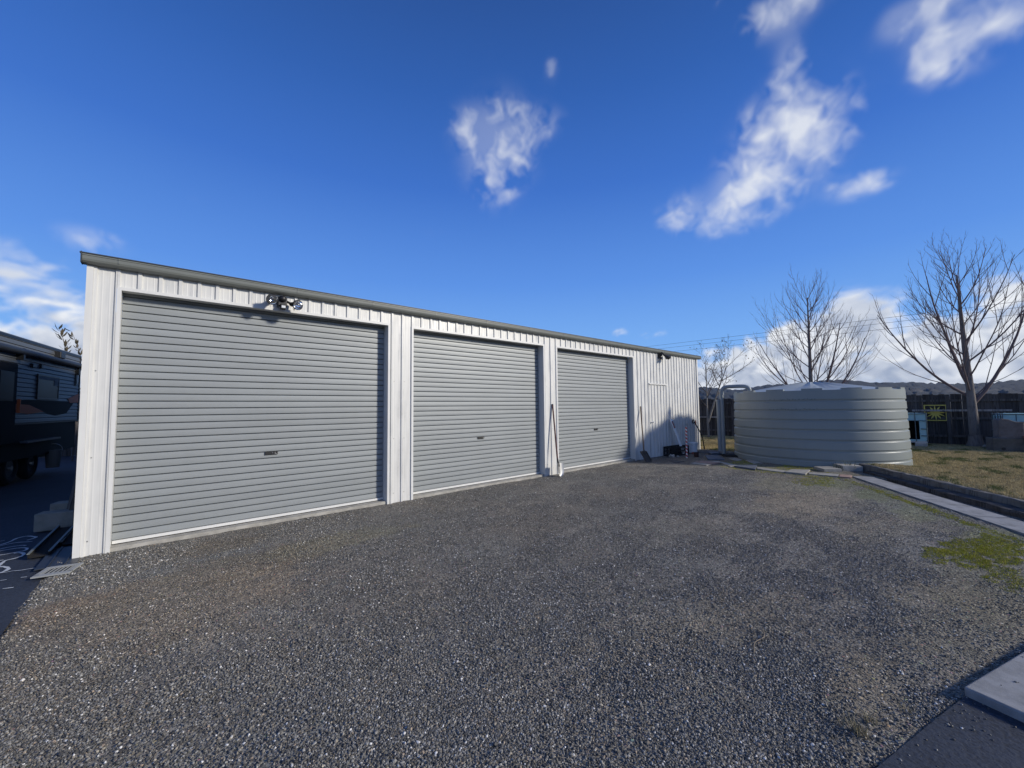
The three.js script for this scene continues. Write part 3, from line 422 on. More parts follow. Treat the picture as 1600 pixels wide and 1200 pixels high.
{ // loose pavers and slabs along the edge of the yard
  const slabs = [
    [[[10.79, -5.08], [11.10, -5.1], [11.02, -4.62], [10.76, -4.63]], 0.0, 0.035, 'paver', 'pale triangular end paver at the left end of the paver row'],
    [[[11.11, -5.1], [11.51, -5.07], [11.46, -4.57], [11.03, -4.62]], 0, 0.04, 'paverPink', 'pink paver near the left end of the paver row'],
    [[[12.71, -5.5], [12.98, -5.22], [12.21, -4.74], [11.88, -5.07]], 0.01, 0.05, 'slate', 'large blue grey slate on the dirt behind the paver row'],
    [[[13.26, -5.65], [13.6, -5.55], [13.33, -5.30], [12.9, -5.40]], 0.03, 0.08, 'slate', 'small raised blue grey slate behind the large slate'],
    [[[12.58, -4.76], [12.85, -4.7], [12.55, -4.39], [12.19, -4.40]], 0, 0.03, 'paver', 'small tan paver in front of the black drain pad'],
    [[[12.47, -4.28], [12.7, -4.24], [12.25, -3.78], [11.96, -3.9]], 0, 0.03, 'paver', 'broken tan paver against the left foot of the tank'],
    [[[11.48, -5.05], [11.72, -4.7], [11.30, -4.05], [10.93, -4.10], [11.48, -4.55]], 0, 0.035, 'paver', 'pale paver between the pink paver and the blue slate'],
    [[[11.33, -4.02], [11.64, -3.72], [10.81, -3.50], [11.0, -4.04]], 0.0, 0.05, 'slate', 'blue grey slate lying in the paver row'],
    [[[11.32, -3.62], [11.15, -2.92], [10.86, -2.93], [11.02, -3.52]], 0, 0.035, 'paver', 'long pale paver right of the blue slate in the row'],
    [[[11.44, -2.9], [11.62, -2.59], [10.81, -2.50], [10.88, -2.90]], 0.0, 0.05, 'paver', 'pale paver laid crosswise in the row'],
    [[[11.31, -2.57], [11.44, -2.02], [11.05, -1.97], [11.01, -2.47]], 0, 0.035, 'paver', 'pale narrow paver before the kerb strip'],
    [[[11.44, -2.0], [11.47, -1.80], [11.07, -1.76], [11.05, -1.95]], 0, 0.034, 'paverPink', 'little pink brick piece beside the kerb strip end'],
    [[[12.02, -2.6], [12.32, -2.3], [11.91, -2.04], [11.65, -2.32]], 0.0, 0.07, 'paver', 'flat grey paver tucked under the front of the tank'],
    [[[12.55, -2.34], [12.74, -1.98], [12.40, -1.74], [12.13, -2.06]], -0.02, 0.12, 'conc', 'thick concrete block at the end of the sleepers'],
    [[[11.09, -5.88], [11.92, -5.87], [11.67, -5.45], [10.62, -5.40]], -0.01, 0.016, 'mat', 'thin grey slab sunk in gravel before the striped post'],
    [[[13.2, -6.2], [14.0, -6.1], [14.5, -5.5], [13.9, -5.45]], -0.01, 0.02, 'mat', 'dull grey slab between the shed corner and the downpipe'],
  ];
  for (const [p, y0, y1, m, l] of slabs) { const cx = p.reduce((s, q) => s + q[0], 0) / p.length, cz = p.reduce((s, q) => s + q[1], 0) / p.length, o = mesh('paver', prism(p.map(([x, z]) => [x - cx, z - cz]), y0 - 0.03, y1 - (y1 > 0.06 ? 0 : 0.014)), M[m]); o.position.set(cx, 0, cz); o.rotation.set((n2(cx, 1)) * 0.02, 0, n2(cz, 4) * 0.02); tag(o, l, m === 'conc' ? 'block' : 'paver', null); }
}
// ---------- water tank ----------
const TC = [14.39, -3.09];
{
  const t = thing('water_tank', 'large grey green ribbed water tank with a low conical roof', 'water tank', [TC[0], 0, TC[1]]);
  const R = (y) => 2.045 - 0.028 * y, pr = [], pitch = 0.2515;
  pr.push([R(0) - 0.04, -0.05]); pr.push([R(0), -0.05]);
  for (let k = 0; k < 8; k++) { const y = k * pitch - 0.06; if (k) { pr.push([R(y) - 0.004, y - 0.002], [R(y), y + 0.006]); } const e = y + pitch; if (k < 7) pr.push([R(e), e - 0.066], [R(e) - 0.004, e - 0.060], [R(e) - 0.017, e - 0.053], [R(e) - 0.020, e - 0.048], [R(e) - 0.020, e - 0.008], [R(e) - 0.017, e - 0.003]); }
  pr.push([R(1.94), 1.94], [R(1.94) - 0.02, 1.945], [R(1.94) - 0.06, 1.93]);
  mesh('barrel', toCreasedNormals(new THREE.LatheGeometry(pr.map(([a, b]) => new THREE.Vector2(a, b)), 96), 0.12), M.tank, t);
  // castellated rim
  const rim = []; for (let i = 0; i < 15; i++) { const a0 = i * 2 * Math.PI / 15 + 0.32, a1 = a0 + 2 * Math.PI / 15 * 0.52, s = new THREE.Shape(); s.absarc(0, 0, 1.985, a0, a1, false); s.absarc(0, 0, 1.91, a1, a0, true); rim.push(boxUV(new THREE.ExtrudeGeometry(s, { depth: 0.05, bevelEnabled: false, curveSegments: 8 }).rotateX(-Math.PI / 2).translate(0, 1.938, 0))); }
  for (const g of rim) mesh('rim_tab', g, M.tank, t);
  // roof: folded cone
  const N = 30, pos = [], idx = []; const rings = [[1.95, 1.945, 0.0], [1.6, 1.985, 0.012], [0.9, 2.095, 0.026], [0.3, 2.20, 0.024], [0.24, 2.225, 0.0], [0.0, 2.23, 0]];
  for (const [r, y, f] of rings) for (let i = 0; i <= N * 2; i++) { const a = i / (N * 2) * 2 * Math.PI; pos.push(Math.cos(a) * r, y + f * ((i % 4) === 0 ? 1.1 : (i % 4) === 2 ? -0.6 : 0.25), Math.sin(a) * r); }
  for (let j = 0; j < rings.length - 1; j++) for (let i = 0; i < N * 2; i++) { const a = j * (N * 2 + 1) + i, b = a + N * 2 + 1; idx.push(a, b, a + 1, b, b + 1, a + 1); }
  const g = new THREE.BufferGeometry(); g.setIndex(idx); g.setAttribute('position', new THREE.Float32BufferAttribute(pos, 3)); const gf = g.toNonIndexed(); gf.computeVertexNormals();
  mesh('roof', boxUV(gf), M.tankSkySheen, t);  // lighter than the barrel: sky sheen put into the roof colour
  mesh('lug', bx(0.07, 0.10, 0.09, 0.62, 1.955, 1.86, 0.3, 0.012), M.tankSkySheen, t);
  // worn marks of old lettering, too faint to read
  const rs = rng(17), marks = []; for (let i = 0; i < 46; i++) { const row = i % 2, a = 2.86 + 0.55 * (i / 46) + rs() * 0.05, y = row ? 1.44 + rs() * 0.04 : 1.70 + rs() * 0.03, rr = R(y) + 0.003; marks.push(bx(0.012 + rs() * 0.03, 0.006 + rs() * 0.02, 0.002, Math.cos(a) * rr, y, Math.sin(a) * rr, Math.PI / 2 - a)); }
  mesh('faded_marks', marks, std(0.15, 0.185, 0.185, 0.6), t);
}
{ // downpipe into the tank
  const t = thing('downpipe', 'grey plastic pipe rising beside the tank and bending over its rim', 'pipe', [13.42, 0, -5.22]);
  const d = V(0.36, 0, 0.93);
  mesh('riser', tube([V(0, 0, 0), V(0, 0.9, 0), V(0, 1.7, 0), V(0, 2.02, 0), V(0.02, 2.12, 0.05), V(0.06, 2.16, 0.15), V(0.11, 2.165, 0.28), V(0.21, 2.165, 0.55), V(0.255, 2.14, 0.66), V(0.275, 2.07, 0.715), V(0.28, 1.96, 0.72)], 0.058, 60, 14), M.pipe, t);
  mesh('lower_pipe', [cyl(0.06, 0.06, 1.62, -0.035, 0.93, -0.095, 16), cyl(0.068, 0.068, 0.08, -0.035, 1.72, -0.095, 16)], M.pipe, t); mesh('collar', [cyl(0.068, 0.068, 0.09, 0, 0.36, 0, 16), cyl(0.068, 0.068, 0.07, 0, 1.95, 0, 16)], M.pipe, t);
  const p = thing('drain_pad', 'black plastic drain pit lid at the foot of the downpipe', 'drain', [13.38, 0, -5.02], 0.5);
  mesh('lid', bx(0.62, 0.05, 0.4, 0, 0.02, 0, 0, 0.01), M.blackMatte, p); mesh('frame', [bx(0.7, 0.03, 0.04, 0, 0.012, 0.225), bx(0.7, 0.03, 0.04, 0, 0.012, -0.225), bx(0.04, 0.03, 0.49, 0.335, 0.012, 0), bx(0.04, 0.03, 0.49, -0.335, 0.012, 0)], M.blackMatte, p);
}
// ---------- fence and what stands along it ----------
const fenceX = (z) => 22.9 + 0.2 * z, FA = Math.atan2(0.2, 1);
function palingFence(name, label, from, to, toPoint, turn, seed) {
  const t = thing(name, label, 'fence'), r = rng(seed), variants = [0, 1, 2, 3].map((i) => { const g = new THREE.BoxGeometry(0.018, 1.9 + 0.012 * i, 0.156, 1, 1, 1); g.translate(0, 0.95 + 0.006 * i, 0); return boxUV(g.toNonIndexed(), 1, i * 0.37, i * 0.21); });
  for (let s = from, i = 0; s < to; s += 0.15, i++) { const q = toPoint(s), m = mesh('paling', variants[Math.floor(r() * 4)], M.fence[Math.floor(r() * 5)], t); m.position.set(q[0] + (i % 2) * 0.019 + (r() - 0.5) * 0.002, (r() - 0.5) * 0.03 - 0.02, q[1]); m.rotation.set((r() - 0.5) * 0.012, turn, (r() - 0.5) * 0.012); }
  return t;
}
{
  const fence = palingFence('paling_fence', 'weathered dark timber paling fence across the back of the lawn', -15, 5.5, (s) => [fenceX(s) + 0.06, s], FA, 40);
  for (let s = -15; s < 5.4; s += 2.4) { const x = fenceX(s); mesh('post', bx(0.1, 1.85, 0.1, x - 0.03, 0.92, s, FA), M.fence[2], fence); for (const y of [0.3, 0.98, 1.66]) mesh('rail', bx(0.045, 0.085, 2.4 * 1.02, fenceX(s + 1.2) + 0.018, y, s + 1.2, FA), M.rail, fence); }
  const yardRail = (z0, z1, y, l) => { const zc = (z0 + z1) / 2, o = thing('timber_rail', l, 'rail', [fenceX(zc) - 0.2, y, zc], FA); mesh('batten', bx(0.05, 0.07, (z1 - z0) * 1.02, 0, 0, 0), M.paleRail, o); for (const s of [-0.45, 0.45]) mesh('bracket', bx(0.14, 0.04, 0.04, 0.09, -0.02, s * (z1 - z0)), M.galv, o); };
  yardRail(-1.55, 0.95, 1.285, 'long pale rail fixed across the fence behind the large bare tree'); yardRail(-9.6, -8.35, 0.97, 'short pale rail on the fence behind the small bare tree by the shed');
  { // sun panel
    const t = thing('sun_panel', 'yellow square metal panel with a cut out sun on the fence', 'wall art', [fenceX(-0.93) - 0.06, 1.19, -0.93], FA - Math.PI / 2);
    const S = 0.31; mesh('frame', [bx(2 * S, 0.035, 0.02, 0, S - 0.0175, 0), bx(2 * S, 0.035, 0.02, 0, -S + 0.0175, 0), bx(0.035, 2 * S - 0.07, 0.02, S - 0.0175, 0, 0), bx(0.035, 2 * S - 0.07, 0.02, -S + 0.0175, 0, 0)], M.yellow, t);
    mesh('sun_disc', at(new THREE.CylinderGeometry(0.088, 0.088, 0.014, 24), 0, 0, 0, Math.PI / 2), M.yellow, t);
    for (let i = 0; i < 12; i++) { const a = i * Math.PI / 6, L = i % 2 ? 0.30 : 0.275, s = new THREE.Shape([[0.07, -0.03], [0.2, -0.012 + (i % 2) * 0.008], [Math.min(L, 0.29 / Math.max(Math.abs(Math.cos(a)), Math.abs(Math.sin(a)))), 0.006], [0.2, 0.03], [0.07, 0.03]].map(([x, y]) => new THREE.Vector2(x, y))); mesh('ray', boxUV(new THREE.ExtrudeGeometry(s, { depth: 0.01, bevelEnabled: false }).translate(0, 0, -0.005).rotateZ(a)), M.yellow, t); }
  }
  function ibc(label, pos, turn, open) { // cut open bulk liquid tank in its cage
    const t = thing('ibc_tank', label, 'bulk container', pos, turn), L = 1.18, Dp = 0.98, H0 = 0.16, H = 1.02;
    const face = (w, h, hole) => { const s = new THREE.Shape(), r = 0.1; s.moveTo(-w / 2 + r, 0); s.lineTo(w / 2 - r, 0); s.quadraticCurveTo(w / 2, 0, w / 2, r); s.lineTo(w / 2, h - r); s.quadraticCurveTo(w / 2, h, w / 2 - r, h); s.lineTo(-w / 2 + r, h); s.quadraticCurveTo(-w / 2, h, -w / 2, h - r); s.lineTo(-w / 2, r); s.quadraticCurveTo(-w / 2, 0, -w / 2 + r, 0); if (hole) s.holes.push(new THREE.Path(hole.map(([x, y]) => new THREE.Vector2(x, y)))); return boxUV(new THREE.ExtrudeGeometry(s, { depth: 0.012, bevelEnabled: false, curveSegments: 6 })); };
    mesh('front_wall', face(L, H, open).translate(0, H0, Dp / 2 - 0.012), M.ibc, t); mesh('back_wall', face(L, H).translate(0, H0, -Dp / 2), M.shade, t);  // back wall near black: the shade inside is put into its colour
    mesh('side_wall', [bx(0.012, H - 0.2, Dp - 0.03, -L / 2 + 0.006, H0 + H / 2, 0)], M.ibc, t); mesh('side_wall', [bx(0.012, H - 0.2, Dp - 0.03, L / 2 - 0.006, H0 + H / 2, 0)], M.ibc, t);
    mesh('top', [bx(L - 0.2, 0.012, Dp - 0.03, 0, H0 + H - 0.006, 0), at(bx(0.14, 0.012, Dp - 0.03, 0, 0, 0), L / 2 - 0.052, H0 + H - 0.052, 0, 0, 0, -0.785), at(bx(0.14, 0.012, Dp - 0.03, 0, 0, 0), -L / 2 + 0.052, H0 + H - 0.052, 0, 0, 0, 0.785)], M.ibc, t);
    for (let i = 0; i <= 4; i++) for (const z of [Dp / 2 + 0.015, -Dp / 2 - 0.015]) { if (open && z > 0 && (i === 1 || i === 2)) { mesh('cage_bar', cyl(0.009, 0.009, 0.24, -L / 2 + i * L / 4, H0 + H - 0.12, z, 6), M.cage, t); continue; } mesh('cage_bar', cyl(0.014, 0.014, H + 0.04, -L / 2 + i * L / 4, H0 + H / 2, z, 6), M.cage, t); }
    for (let i = 0; i < 4; i++) for (const x of [L / 2 + 0.015, -L / 2 - 0.015]) mesh('cage_bar', cyl(0.014, 0.014, H + 0.04, x, H0 + H / 2, -Dp / 2 + 0.1 + i * (Dp - 0.2) / 3, 6), M.cage, t);
    for (const y of [0.2, 0.45, 0.75, 1.0]) { for (const x of [L / 2 + 0.022, -L / 2 - 0.022]) mesh('cage_bar', rod(V(x, H0 + y, -Dp / 2), V(x, H0 + y, Dp / 2), 0.014, 0.014, 6), M.cage, t); for (const [a, b] of open && y < 0.75 ? [[0.43, L / 2]] : [[-L / 2, L / 2]]) mesh('cage_bar', rod(V(a, H0 + y, Dp / 2 + 0.022), V(b, H0 + y, Dp / 2 + 0.022), 0.014, 0.014, 6), M.cage, t); }
    mesh('base_frame', [bx(L, 0.03, 0.05, 0, 0.145, Dp / 2 - 0.03), bx(L, 0.03, 0.05, 0, 0.145, -Dp / 2 + 0.03), bx(L, 0.03, Dp, 0, 0.118, 0), ...[-1, 0, 1].map((k) => bx(0.1, 0.1, Dp, k * (L / 2 - 0.06), 0.05, 0))], M.galv, t);
    return t;
  }
  const faceYard = FA - Math.PI / 2;
  ibc('cut open pale aqua bulk tank in a cage right beside the water tank', [21.42, 0.02, -1.78], faceYard, [[-0.6 + 0.06, 0.06], [0.40, 0.06], [0.40, 0.76], [-0.54, 0.76]]);
  tag(mesh('concrete_block', bx(0.22, 0.13, 0.3, 0, 0.06, 0, 0, 0.01), M.conc), 'small grey block under the corner of the left bulk tank', 'block').position.set(20.86, 0, -1.27);
  ibc('cut open aqua bulk tank of firewood behind the concrete blocks', [21.62, 0.02, 1.14], faceYard, [[-0.25, 0.06], [0.54, 0.06], [0.54, 0.76], [-0.25, 0.76]]);
  const fw = thing('firewood_stack', 'stacked split firewood inside the open bulk tank at right', 'firewood', [21.62, 0.20, 1.14], faceYard), rf = rng(55);
  for (let j = 0; j < 5; j++) for (let i = 0; i < 8; i++) { const m = mesh('log', boxUV(new THREE.CylinderGeometry(0.055 + rf() * 0.012, 0.06, 0.74 + rf() * 0.1, 6).rotateX(Math.PI / 2).toNonIndexed()), rf() > 0.6 ? M.handleBrown : M.rust, fw); m.position.set(-0.45 + i * 0.128 + (j % 2) * 0.05, 0.06 + j * 0.112, (rf() - 0.5) * 0.06); m.rotation.z = rf() * 3; }
  { const t = thing('concrete_block', 'weathered broad concrete block on the grass beside the large bare tree', 'concrete block', [20.52, 0, 0.68], faceYard + 0.18); mesh('block', bx(0.76, 0.44, 0.42, 0, 0.21, 0, 0, 0.02), M.concDark, t); mesh('drain_hole', at(new THREE.CylinderGeometry(0.05, 0.05, 0.02, 14), -0.16, 0.09, 0.212, Math.PI / 2), M.black, t);
    const u = thing('concrete_block', 'upright concrete block with a chipped sloping top on the broad block', 'concrete block', [20.55, 0.43, 0.74], faceYard + 0.18); const s = new THREE.Shape([[-0.26, 0], [0.27, 0], [0.27, 0.50], [0.12, 0.505], [-0.05, 0.585], [-0.2, 0.61], [-0.26, 0.56]].map(([a, b]) => new THREE.Vector2(a, b))); mesh('block', boxUV(new THREE.ExtrudeGeometry(s, { depth: 0.3, bevelEnabled: true, bevelSize: 0.015, bevelThickness: 0.015, bevelSegments: 1 }).translate(0, 0, -0.15)), std(0.17, 0.15, 0.14, 0.95, { map: concMap, bumpMap: concBump, bumpScale: 0.01 }), u); }
  { const t = thing('terracotta_pot', 'dark terracotta pot standing before the firewood at the right edge', 'pot', [20.45, 0.12, 1.22]); mesh('pot', new THREE.LatheGeometry([[0, 0.01], [0.12, 0], [0.17, 0.3], [0.19, 0.3], [0.19, 0.38], [0.165, 0.38], [0.15, 0.3], [0, 0.28]].map(([a, b]) => new THREE.Vector2(a, b)), 24), M.terracotta, t); mesh('rim', at(new THREE.TorusGeometry(0.185, 0.012, 8, 24), 0, 0.38, 0, Math.PI / 2), M.terracotta, t); tag(mesh('paver', bx(0.5, 0.11, 0.4, 0, 0.055, 0, 0.3, 0.01), M.paver), 'pale block under the terracotta pot', 'block').position.set(20.45, 0, 1.22); }
  tag(mesh('rock', at(new THREE.IcosahedronGeometry(0.1, 1), 0, 0.03, 0), M.concOld), 'grey stone on the grass right of the large tree trunk', 'rock').position.set(21.6, 0, 0.28);
}

// ---------- left side: caravan on the driveway, in the shade of the shed ----------
{
  const th = 0.1449, t = thing('caravan', 'dark ribbed caravan with orange stripes parked in the shade left of the shed', 'caravan', [-2.404, 0, -13.929], Math.PI / 2 - th);
  const x0 = -3.4, x1 = 3.3, top = 3.2;
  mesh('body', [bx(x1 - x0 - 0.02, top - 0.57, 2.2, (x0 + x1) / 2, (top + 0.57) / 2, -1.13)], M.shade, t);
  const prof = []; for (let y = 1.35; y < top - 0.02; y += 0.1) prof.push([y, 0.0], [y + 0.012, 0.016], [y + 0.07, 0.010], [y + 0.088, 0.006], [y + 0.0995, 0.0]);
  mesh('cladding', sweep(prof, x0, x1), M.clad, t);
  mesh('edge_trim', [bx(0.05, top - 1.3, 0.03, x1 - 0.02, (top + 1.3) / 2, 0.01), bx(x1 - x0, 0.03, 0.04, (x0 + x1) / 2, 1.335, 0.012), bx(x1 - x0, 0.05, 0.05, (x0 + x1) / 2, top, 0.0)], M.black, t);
  const aw = mesh('awning', [at(new THREE.CylinderGeometry(0.07, 0.07, x1 - x0 - 0.1, 16), (x0 + x1) / 2, 2.91, 0.09, 0, 0, Math.PI / 2)], std(0.02, 0.026, 0.036, 0.6), t); mesh('awning_bracket', [bx(0.08, 0.25, 0.12, -0.4, 2.86, 0.06), bx(0.05, 0.3, 0.05, x1 - 0.3, 2.8, 0.05)], M.black, aw);
  const poly = (pts, z) => boxUV(new THREE.ExtrudeGeometry(new THREE.Shape(pts.map(([x, y]) => new THREE.Vector2(x, y))), { depth: 0.003, bevelEnabled: false }).translate(0, 0, z));
  mesh('dark_stripe', poly([[x0, 1.78], [0.2, 1.88], [2.95, 1.88], [2.4, 1.55], [1.7, 1.5], [0.9, 1.6], [x0, 1.72]], 0.0165), M.shade, t);
  mesh('orange_stripe', [poly([[-0.4, 1.78], [0.25, 1.76], [1.0, 1.60], [0.2, 1.55], [-0.4, 1.60]], 0.0205), poly([[2.45, 1.95], [3.22, 2.12], [3.22, 1.86], [2.6, 1.84]], 0.0205)], std(0.42, 0.09, 0.025, 0.6), t);
  const win = sub('window', t, [1.18, 2.2, 0.02]); mesh('frame', [bx(1.22, 0.04, 0.04, 0, 0.28, 0), bx(1.22, 0.04, 0.04, 0, -0.28, 0), bx(0.04, 0.52, 0.04, 0.59, 0, 0), bx(0.04, 0.52, 0.04, -0.59, 0, 0)], M.black, win); mesh('pane', bx(1.14, 0.52, 0.012, 0, 0, 0.005), M.window, win); mesh('blind', [bx(1.12, 0.07, 0.006, 0, 0.22, 0.014), bx(0.24, 0.16, 0.006, 0.42, 0.14, 0.0145)], std(0.10, 0.11, 0.12, 0.7), win);
  const door = sub('door', t, [-0.86, 1.78, 0.03]); mesh('leaf', [bx(0.84, 1.72, 0.05, 0, 0, 0, 0, 0.024)], M.shade, door); mesh('pane', bx(0.56, 0.62, 0.012, -0.04, 0.36, 0.03, 0, 0.004), M.window, door); mesh('grab_handle', bx(0.03, 0.3, 0.05, 0.5, -0.05, 0.03), M.orange, door);
  const w2 = sub('window', t, [3.0, 2.57, 0.02]); mesh('frame', bx(0.16, 0.44, 0.03, 0, 0, 0), M.black, w2); mesh('pane', bx(0.07, 0.34, 0.01, 0.03, 0, 0.018), std(0.14, 0.13, 0.12, 0.3), w2);
  mesh('roof_vent', bx(0.3, 0.17, 0.14, 1.63, 3.07, 0.06, 0, 0.02), M.black, t); mesh('side_light', bx(0.2, 0.09, 0.05, 0.32, 2.67, 0.03, 0, 0.01), M.black, t); mesh('side_light', bx(0.12, 0.1, 0.05, 0.72, 2.69, 0.03, 0, 0.01), M.black, t);
  mesh('antenna', rod(V(-0.92, 3.18, -0.2), V(-1.02, 3.62, -0.2), 0.018, 0.008, 8), std(0.10, 0.11, 0.13, 0.5), t);
  mesh('side_step', at(bx(1.8, 0.045, 0.12, 0, 0, 0), 0.8, 0.93, 0.08, 0, 0, 0.0), std(0.08, 0.09, 0.105, 0.4), t);
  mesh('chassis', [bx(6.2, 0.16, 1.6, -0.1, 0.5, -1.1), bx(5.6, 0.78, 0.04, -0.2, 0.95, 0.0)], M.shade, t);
  for (const x of [-0.02, 0.97]) for (const z of [-0.2, -1.95]) { const w = sub('wheel', t, [x, 0.37, z]); mesh('tyre', at(new THREE.TorusGeometry(0.27, 0.1, 12, 28), 0, 0, 0), M.rubber, w); mesh('rim', [at(new THREE.CylinderGeometry(0.2, 0.2, 0.12, 20), 0, 0, 0, Math.PI / 2)], std(0.05, 0.05, 0.055, 0.35), w); mesh('hub', at(new THREE.CylinderGeometry(0.05, 0.06, 0.05, 14), 0, 0, 0.08, Math.PI / 2), M.steel, w); }
  const b = thing('bucket', 'pale bucket hanging under the rear of the caravan', 'bucket', [-2.12, 0.18, -15.48]); mesh('pail', new THREE.LatheGeometry([[0, 0], [0.12, 0], [0.15, 0.42], [0.16, 0.42], [0.16, 0.45], [0.145, 0.45], [0.11, 0.02], [0, 0.02]].map(([a, c]) => new THREE.Vector2(a, c)), 20), std(0.15, 0.16, 0.165, 0.6), b); mesh('handle', at(new THREE.TorusGeometry(0.15, 0.006, 6, 20, Math.PI), 0, 0.45, 0), M.steel, b);  // white pail dimmed to grey: shade under the caravan put into its colour
}
palingFence('paling_fence', 'added dark paling fence behind the caravan screening the bright horizon', -9.5, -0.6, (s) => [s, -21.5 + 0.05 * s], Math.PI / 2, 44);  // added filler fence, keeps the bright horizon from showing under the caravan
{ // board leaning on the shed's side, blocks and drain channels in the gap
  const t = thing('leaning_board', 'long grey brown board leaning on the left side of the shed', 'board', [-1.0, 0, -8.35]);
  mesh('plank', at(bx(0.035, 1.75, 0.19, 0, 0.875, 0), 0, 0, 0, 0, 0.25, -0.155), std(0.11, 0.092, 0.075, 0.95, { map: woodMap }), t);
  tag(mesh('concrete_block', bx(0.39, 0.235, 0.2, 0, 0.118, 0, 0, 0.012), M.concOld), 'nearer pale concrete block lying on the driveway beside the shed', 'concrete block').position.set(-1.06, 0.0, -8.30);
  scene.children[scene.children.length - 1].rotation.y = -0.25;
  const b2 = mesh('concrete_block', bx(0.39, 0.29, 0.2, 0, 0.145, 0, 0, 0.012), M.concOld); b2.position.set(-0.98, 0.0, -8.70); b2.rotation.y = -0.3; tag(b2, 'second concrete block just behind the nearer one', 'concrete block');
  const chan = (pos, len, turn, tilt, label) => { const c = thing('drain_channel', label, 'drain channel', pos, turn); const g = [bx(0.15, 0.012, len, 0, 0.006, 0), bx(0.012, 0.045, len, -0.075, 0.0225, 0), bx(0.012, 0.045, len, 0.075, 0.0225, 0)]; mesh('trough', g.map((q) => q.rotateX(tilt)), M.blackMatte, c); mesh('lip', [bx(0.022, 0.008, len, -0.078, 0.049, 0).rotateX(tilt), bx(0.022, 0.008, len, 0.078, 0.049, 0).rotateX(tilt)], std(0.16, 0.18, 0.17, 0.5), c); return c; };
  chan([-0.97, 0.02, -7.45], 1.25, -0.05, 0.03, 'black drain channel with a pale lip running towards the concrete blocks'); chan([-0.80, 0.0, -7.75], 1.1, -0.02, 0.0, 'black drain channel lying close against the side of the shed');
  const m = thing('plastic_sheet', 'dark plastic strip running from the drain grate along the shed', 'plastic strip', [-0.80, 0, -6.68]); mesh('strip', [bx(0.30, 0.008, 0.8, 0, 0.004, 0), bx(0.012, 0.02, 0.8, 0.06, 0.01, 0), bx(0.012, 0.02, 0.8, -0.06, 0.01, 0)], std(0.03, 0.036, 0.045, 0.45), m);
  const g = thing('drain_grate', 'pale square drain grate set in the gravel at the near corner of the shed', 'drain grate', [-0.76, 0.003, -6.10], -0.235); g.scale.setScalar(0.9);
  mesh('frame', [bx(0.30, 0.014, 0.07, 0, 0.007, 0.125), bx(0.30, 0.014, 0.04, 0, 0.007, -0.14), bx(0.04, 0.014, 0.225, 0.13, 0.007, -0.0075), bx(0.04, 0.014, 0.225, -0.13, 0.007, -0.0075)], std(0.30, 0.31, 0.30, 0.7), g);
  for (let i = 0; i < 6; i++) mesh('bar', bx(0.012, 0.006, 0.225, -0.093 + i * 0.037, 0.010, -0.0075), M.grate, g);
  mesh('pit', bx(0.24, 0.004, 0.24, 0, -0.006, -0.01), M.black, g);
}
{ // loops and strokes sprayed on the bitumen
  const st = (pts, w) => { const c = new THREE.CatmullRomCurve3(pts.map(([x, z]) => V(x, 0, z))), n = pts.length * 8, pos = [], idx = []; for (let i = 0; i <= n; i++) { const p = c.getPoint(i / n), tg = c.getTangent(i / n), k = w * (0.6 + 0.5 * Math.abs(n2(p.x * 9, p.z * 9))); pos.push(p.x - tg.z * k, -0.012, p.z + tg.x * k, p.x + tg.z * k, -0.012, p.z - tg.x * k); if (i) { const a = i * 2; idx.push(a - 2, a - 1, a, a - 1, a + 1, a); } } const g = new THREE.BufferGeometry(); g.setIndex(idx); g.setAttribute('position', new THREE.Float32BufferAttribute(pos, 3)); g.computeVertexNormals(); return boxUV(g.toNonIndexed()); };
  const G = [[0.016,[[-1.496,-7.837],[-1.454,-7.865],[-1.407,-7.96],[-1.373,-8.109],[-1.31,-8.145],[-1.238,-8.059],[-1.202,-7.98],[-1.223,-7.933],[-1.261,-7.888]]],[0.012,[[-1.48,-7.757],[-1.409,-7.823],[-1.33,-7.835],[-1.239,-7.786],[-1.199,-7.767]]],[0.012,[[-1.449,-7.6],[-1.393,-7.627],[-1.322,-7.643],[-1.243,-7.619],[-1.221,-7.582]]],[0.014,[[-1.427,-7.488],[-1.371,-7.513],[-1.3,-7.519],[-1.226,-7.489],[-1.178,-7.406],[-1.188,-7.328],[-1.237,-7.312],[-1.308,-7.289],[-1.387,-7.289]]],[0.018,[[-1.255,-7.269],[-1.206,-7.254],[-1.161,-7.153],[-1.167,-7.058],[-1.208,-7.011],[-1.257,-6.988],[-1.267,-6.918],[-1.27,-6.793]]],[0.014,[[-1.337,-7.035],[-1.283,-7.026]]],[0.018,[[-1.284,-6.768],[-1.242,-6.742],[-1.199,-6.683],[-1.17,-6.603],[-1.176,-6.537],[-1.2,-6.5],[-1.229,-6.493]]],[0.008,[[-1.229,-6.493],[-1.165,-6.48],[-1.111,-6.477],[-1.061,-6.45],[-1.016,-6.449],[-0.958,-6.437]]],[0.009,[[-1.52,-8.064],[-1.473,-8.074]]],[0.01,[[-1.072,-5.902],[-1.032,-5.885],[-1.004,-5.873]]],[0.007,[[-1.145,-6.198],[-1.102,-6.19]]],[0.006,[[-1.013,-6.173],[-0.971,-6.156]]]];
  tag(mesh('paint_marking', G.map(([w, p]) => st(p, w)), M.paint), 'white sprayed loops of writing on the dark driveway', 'paint marking');
}
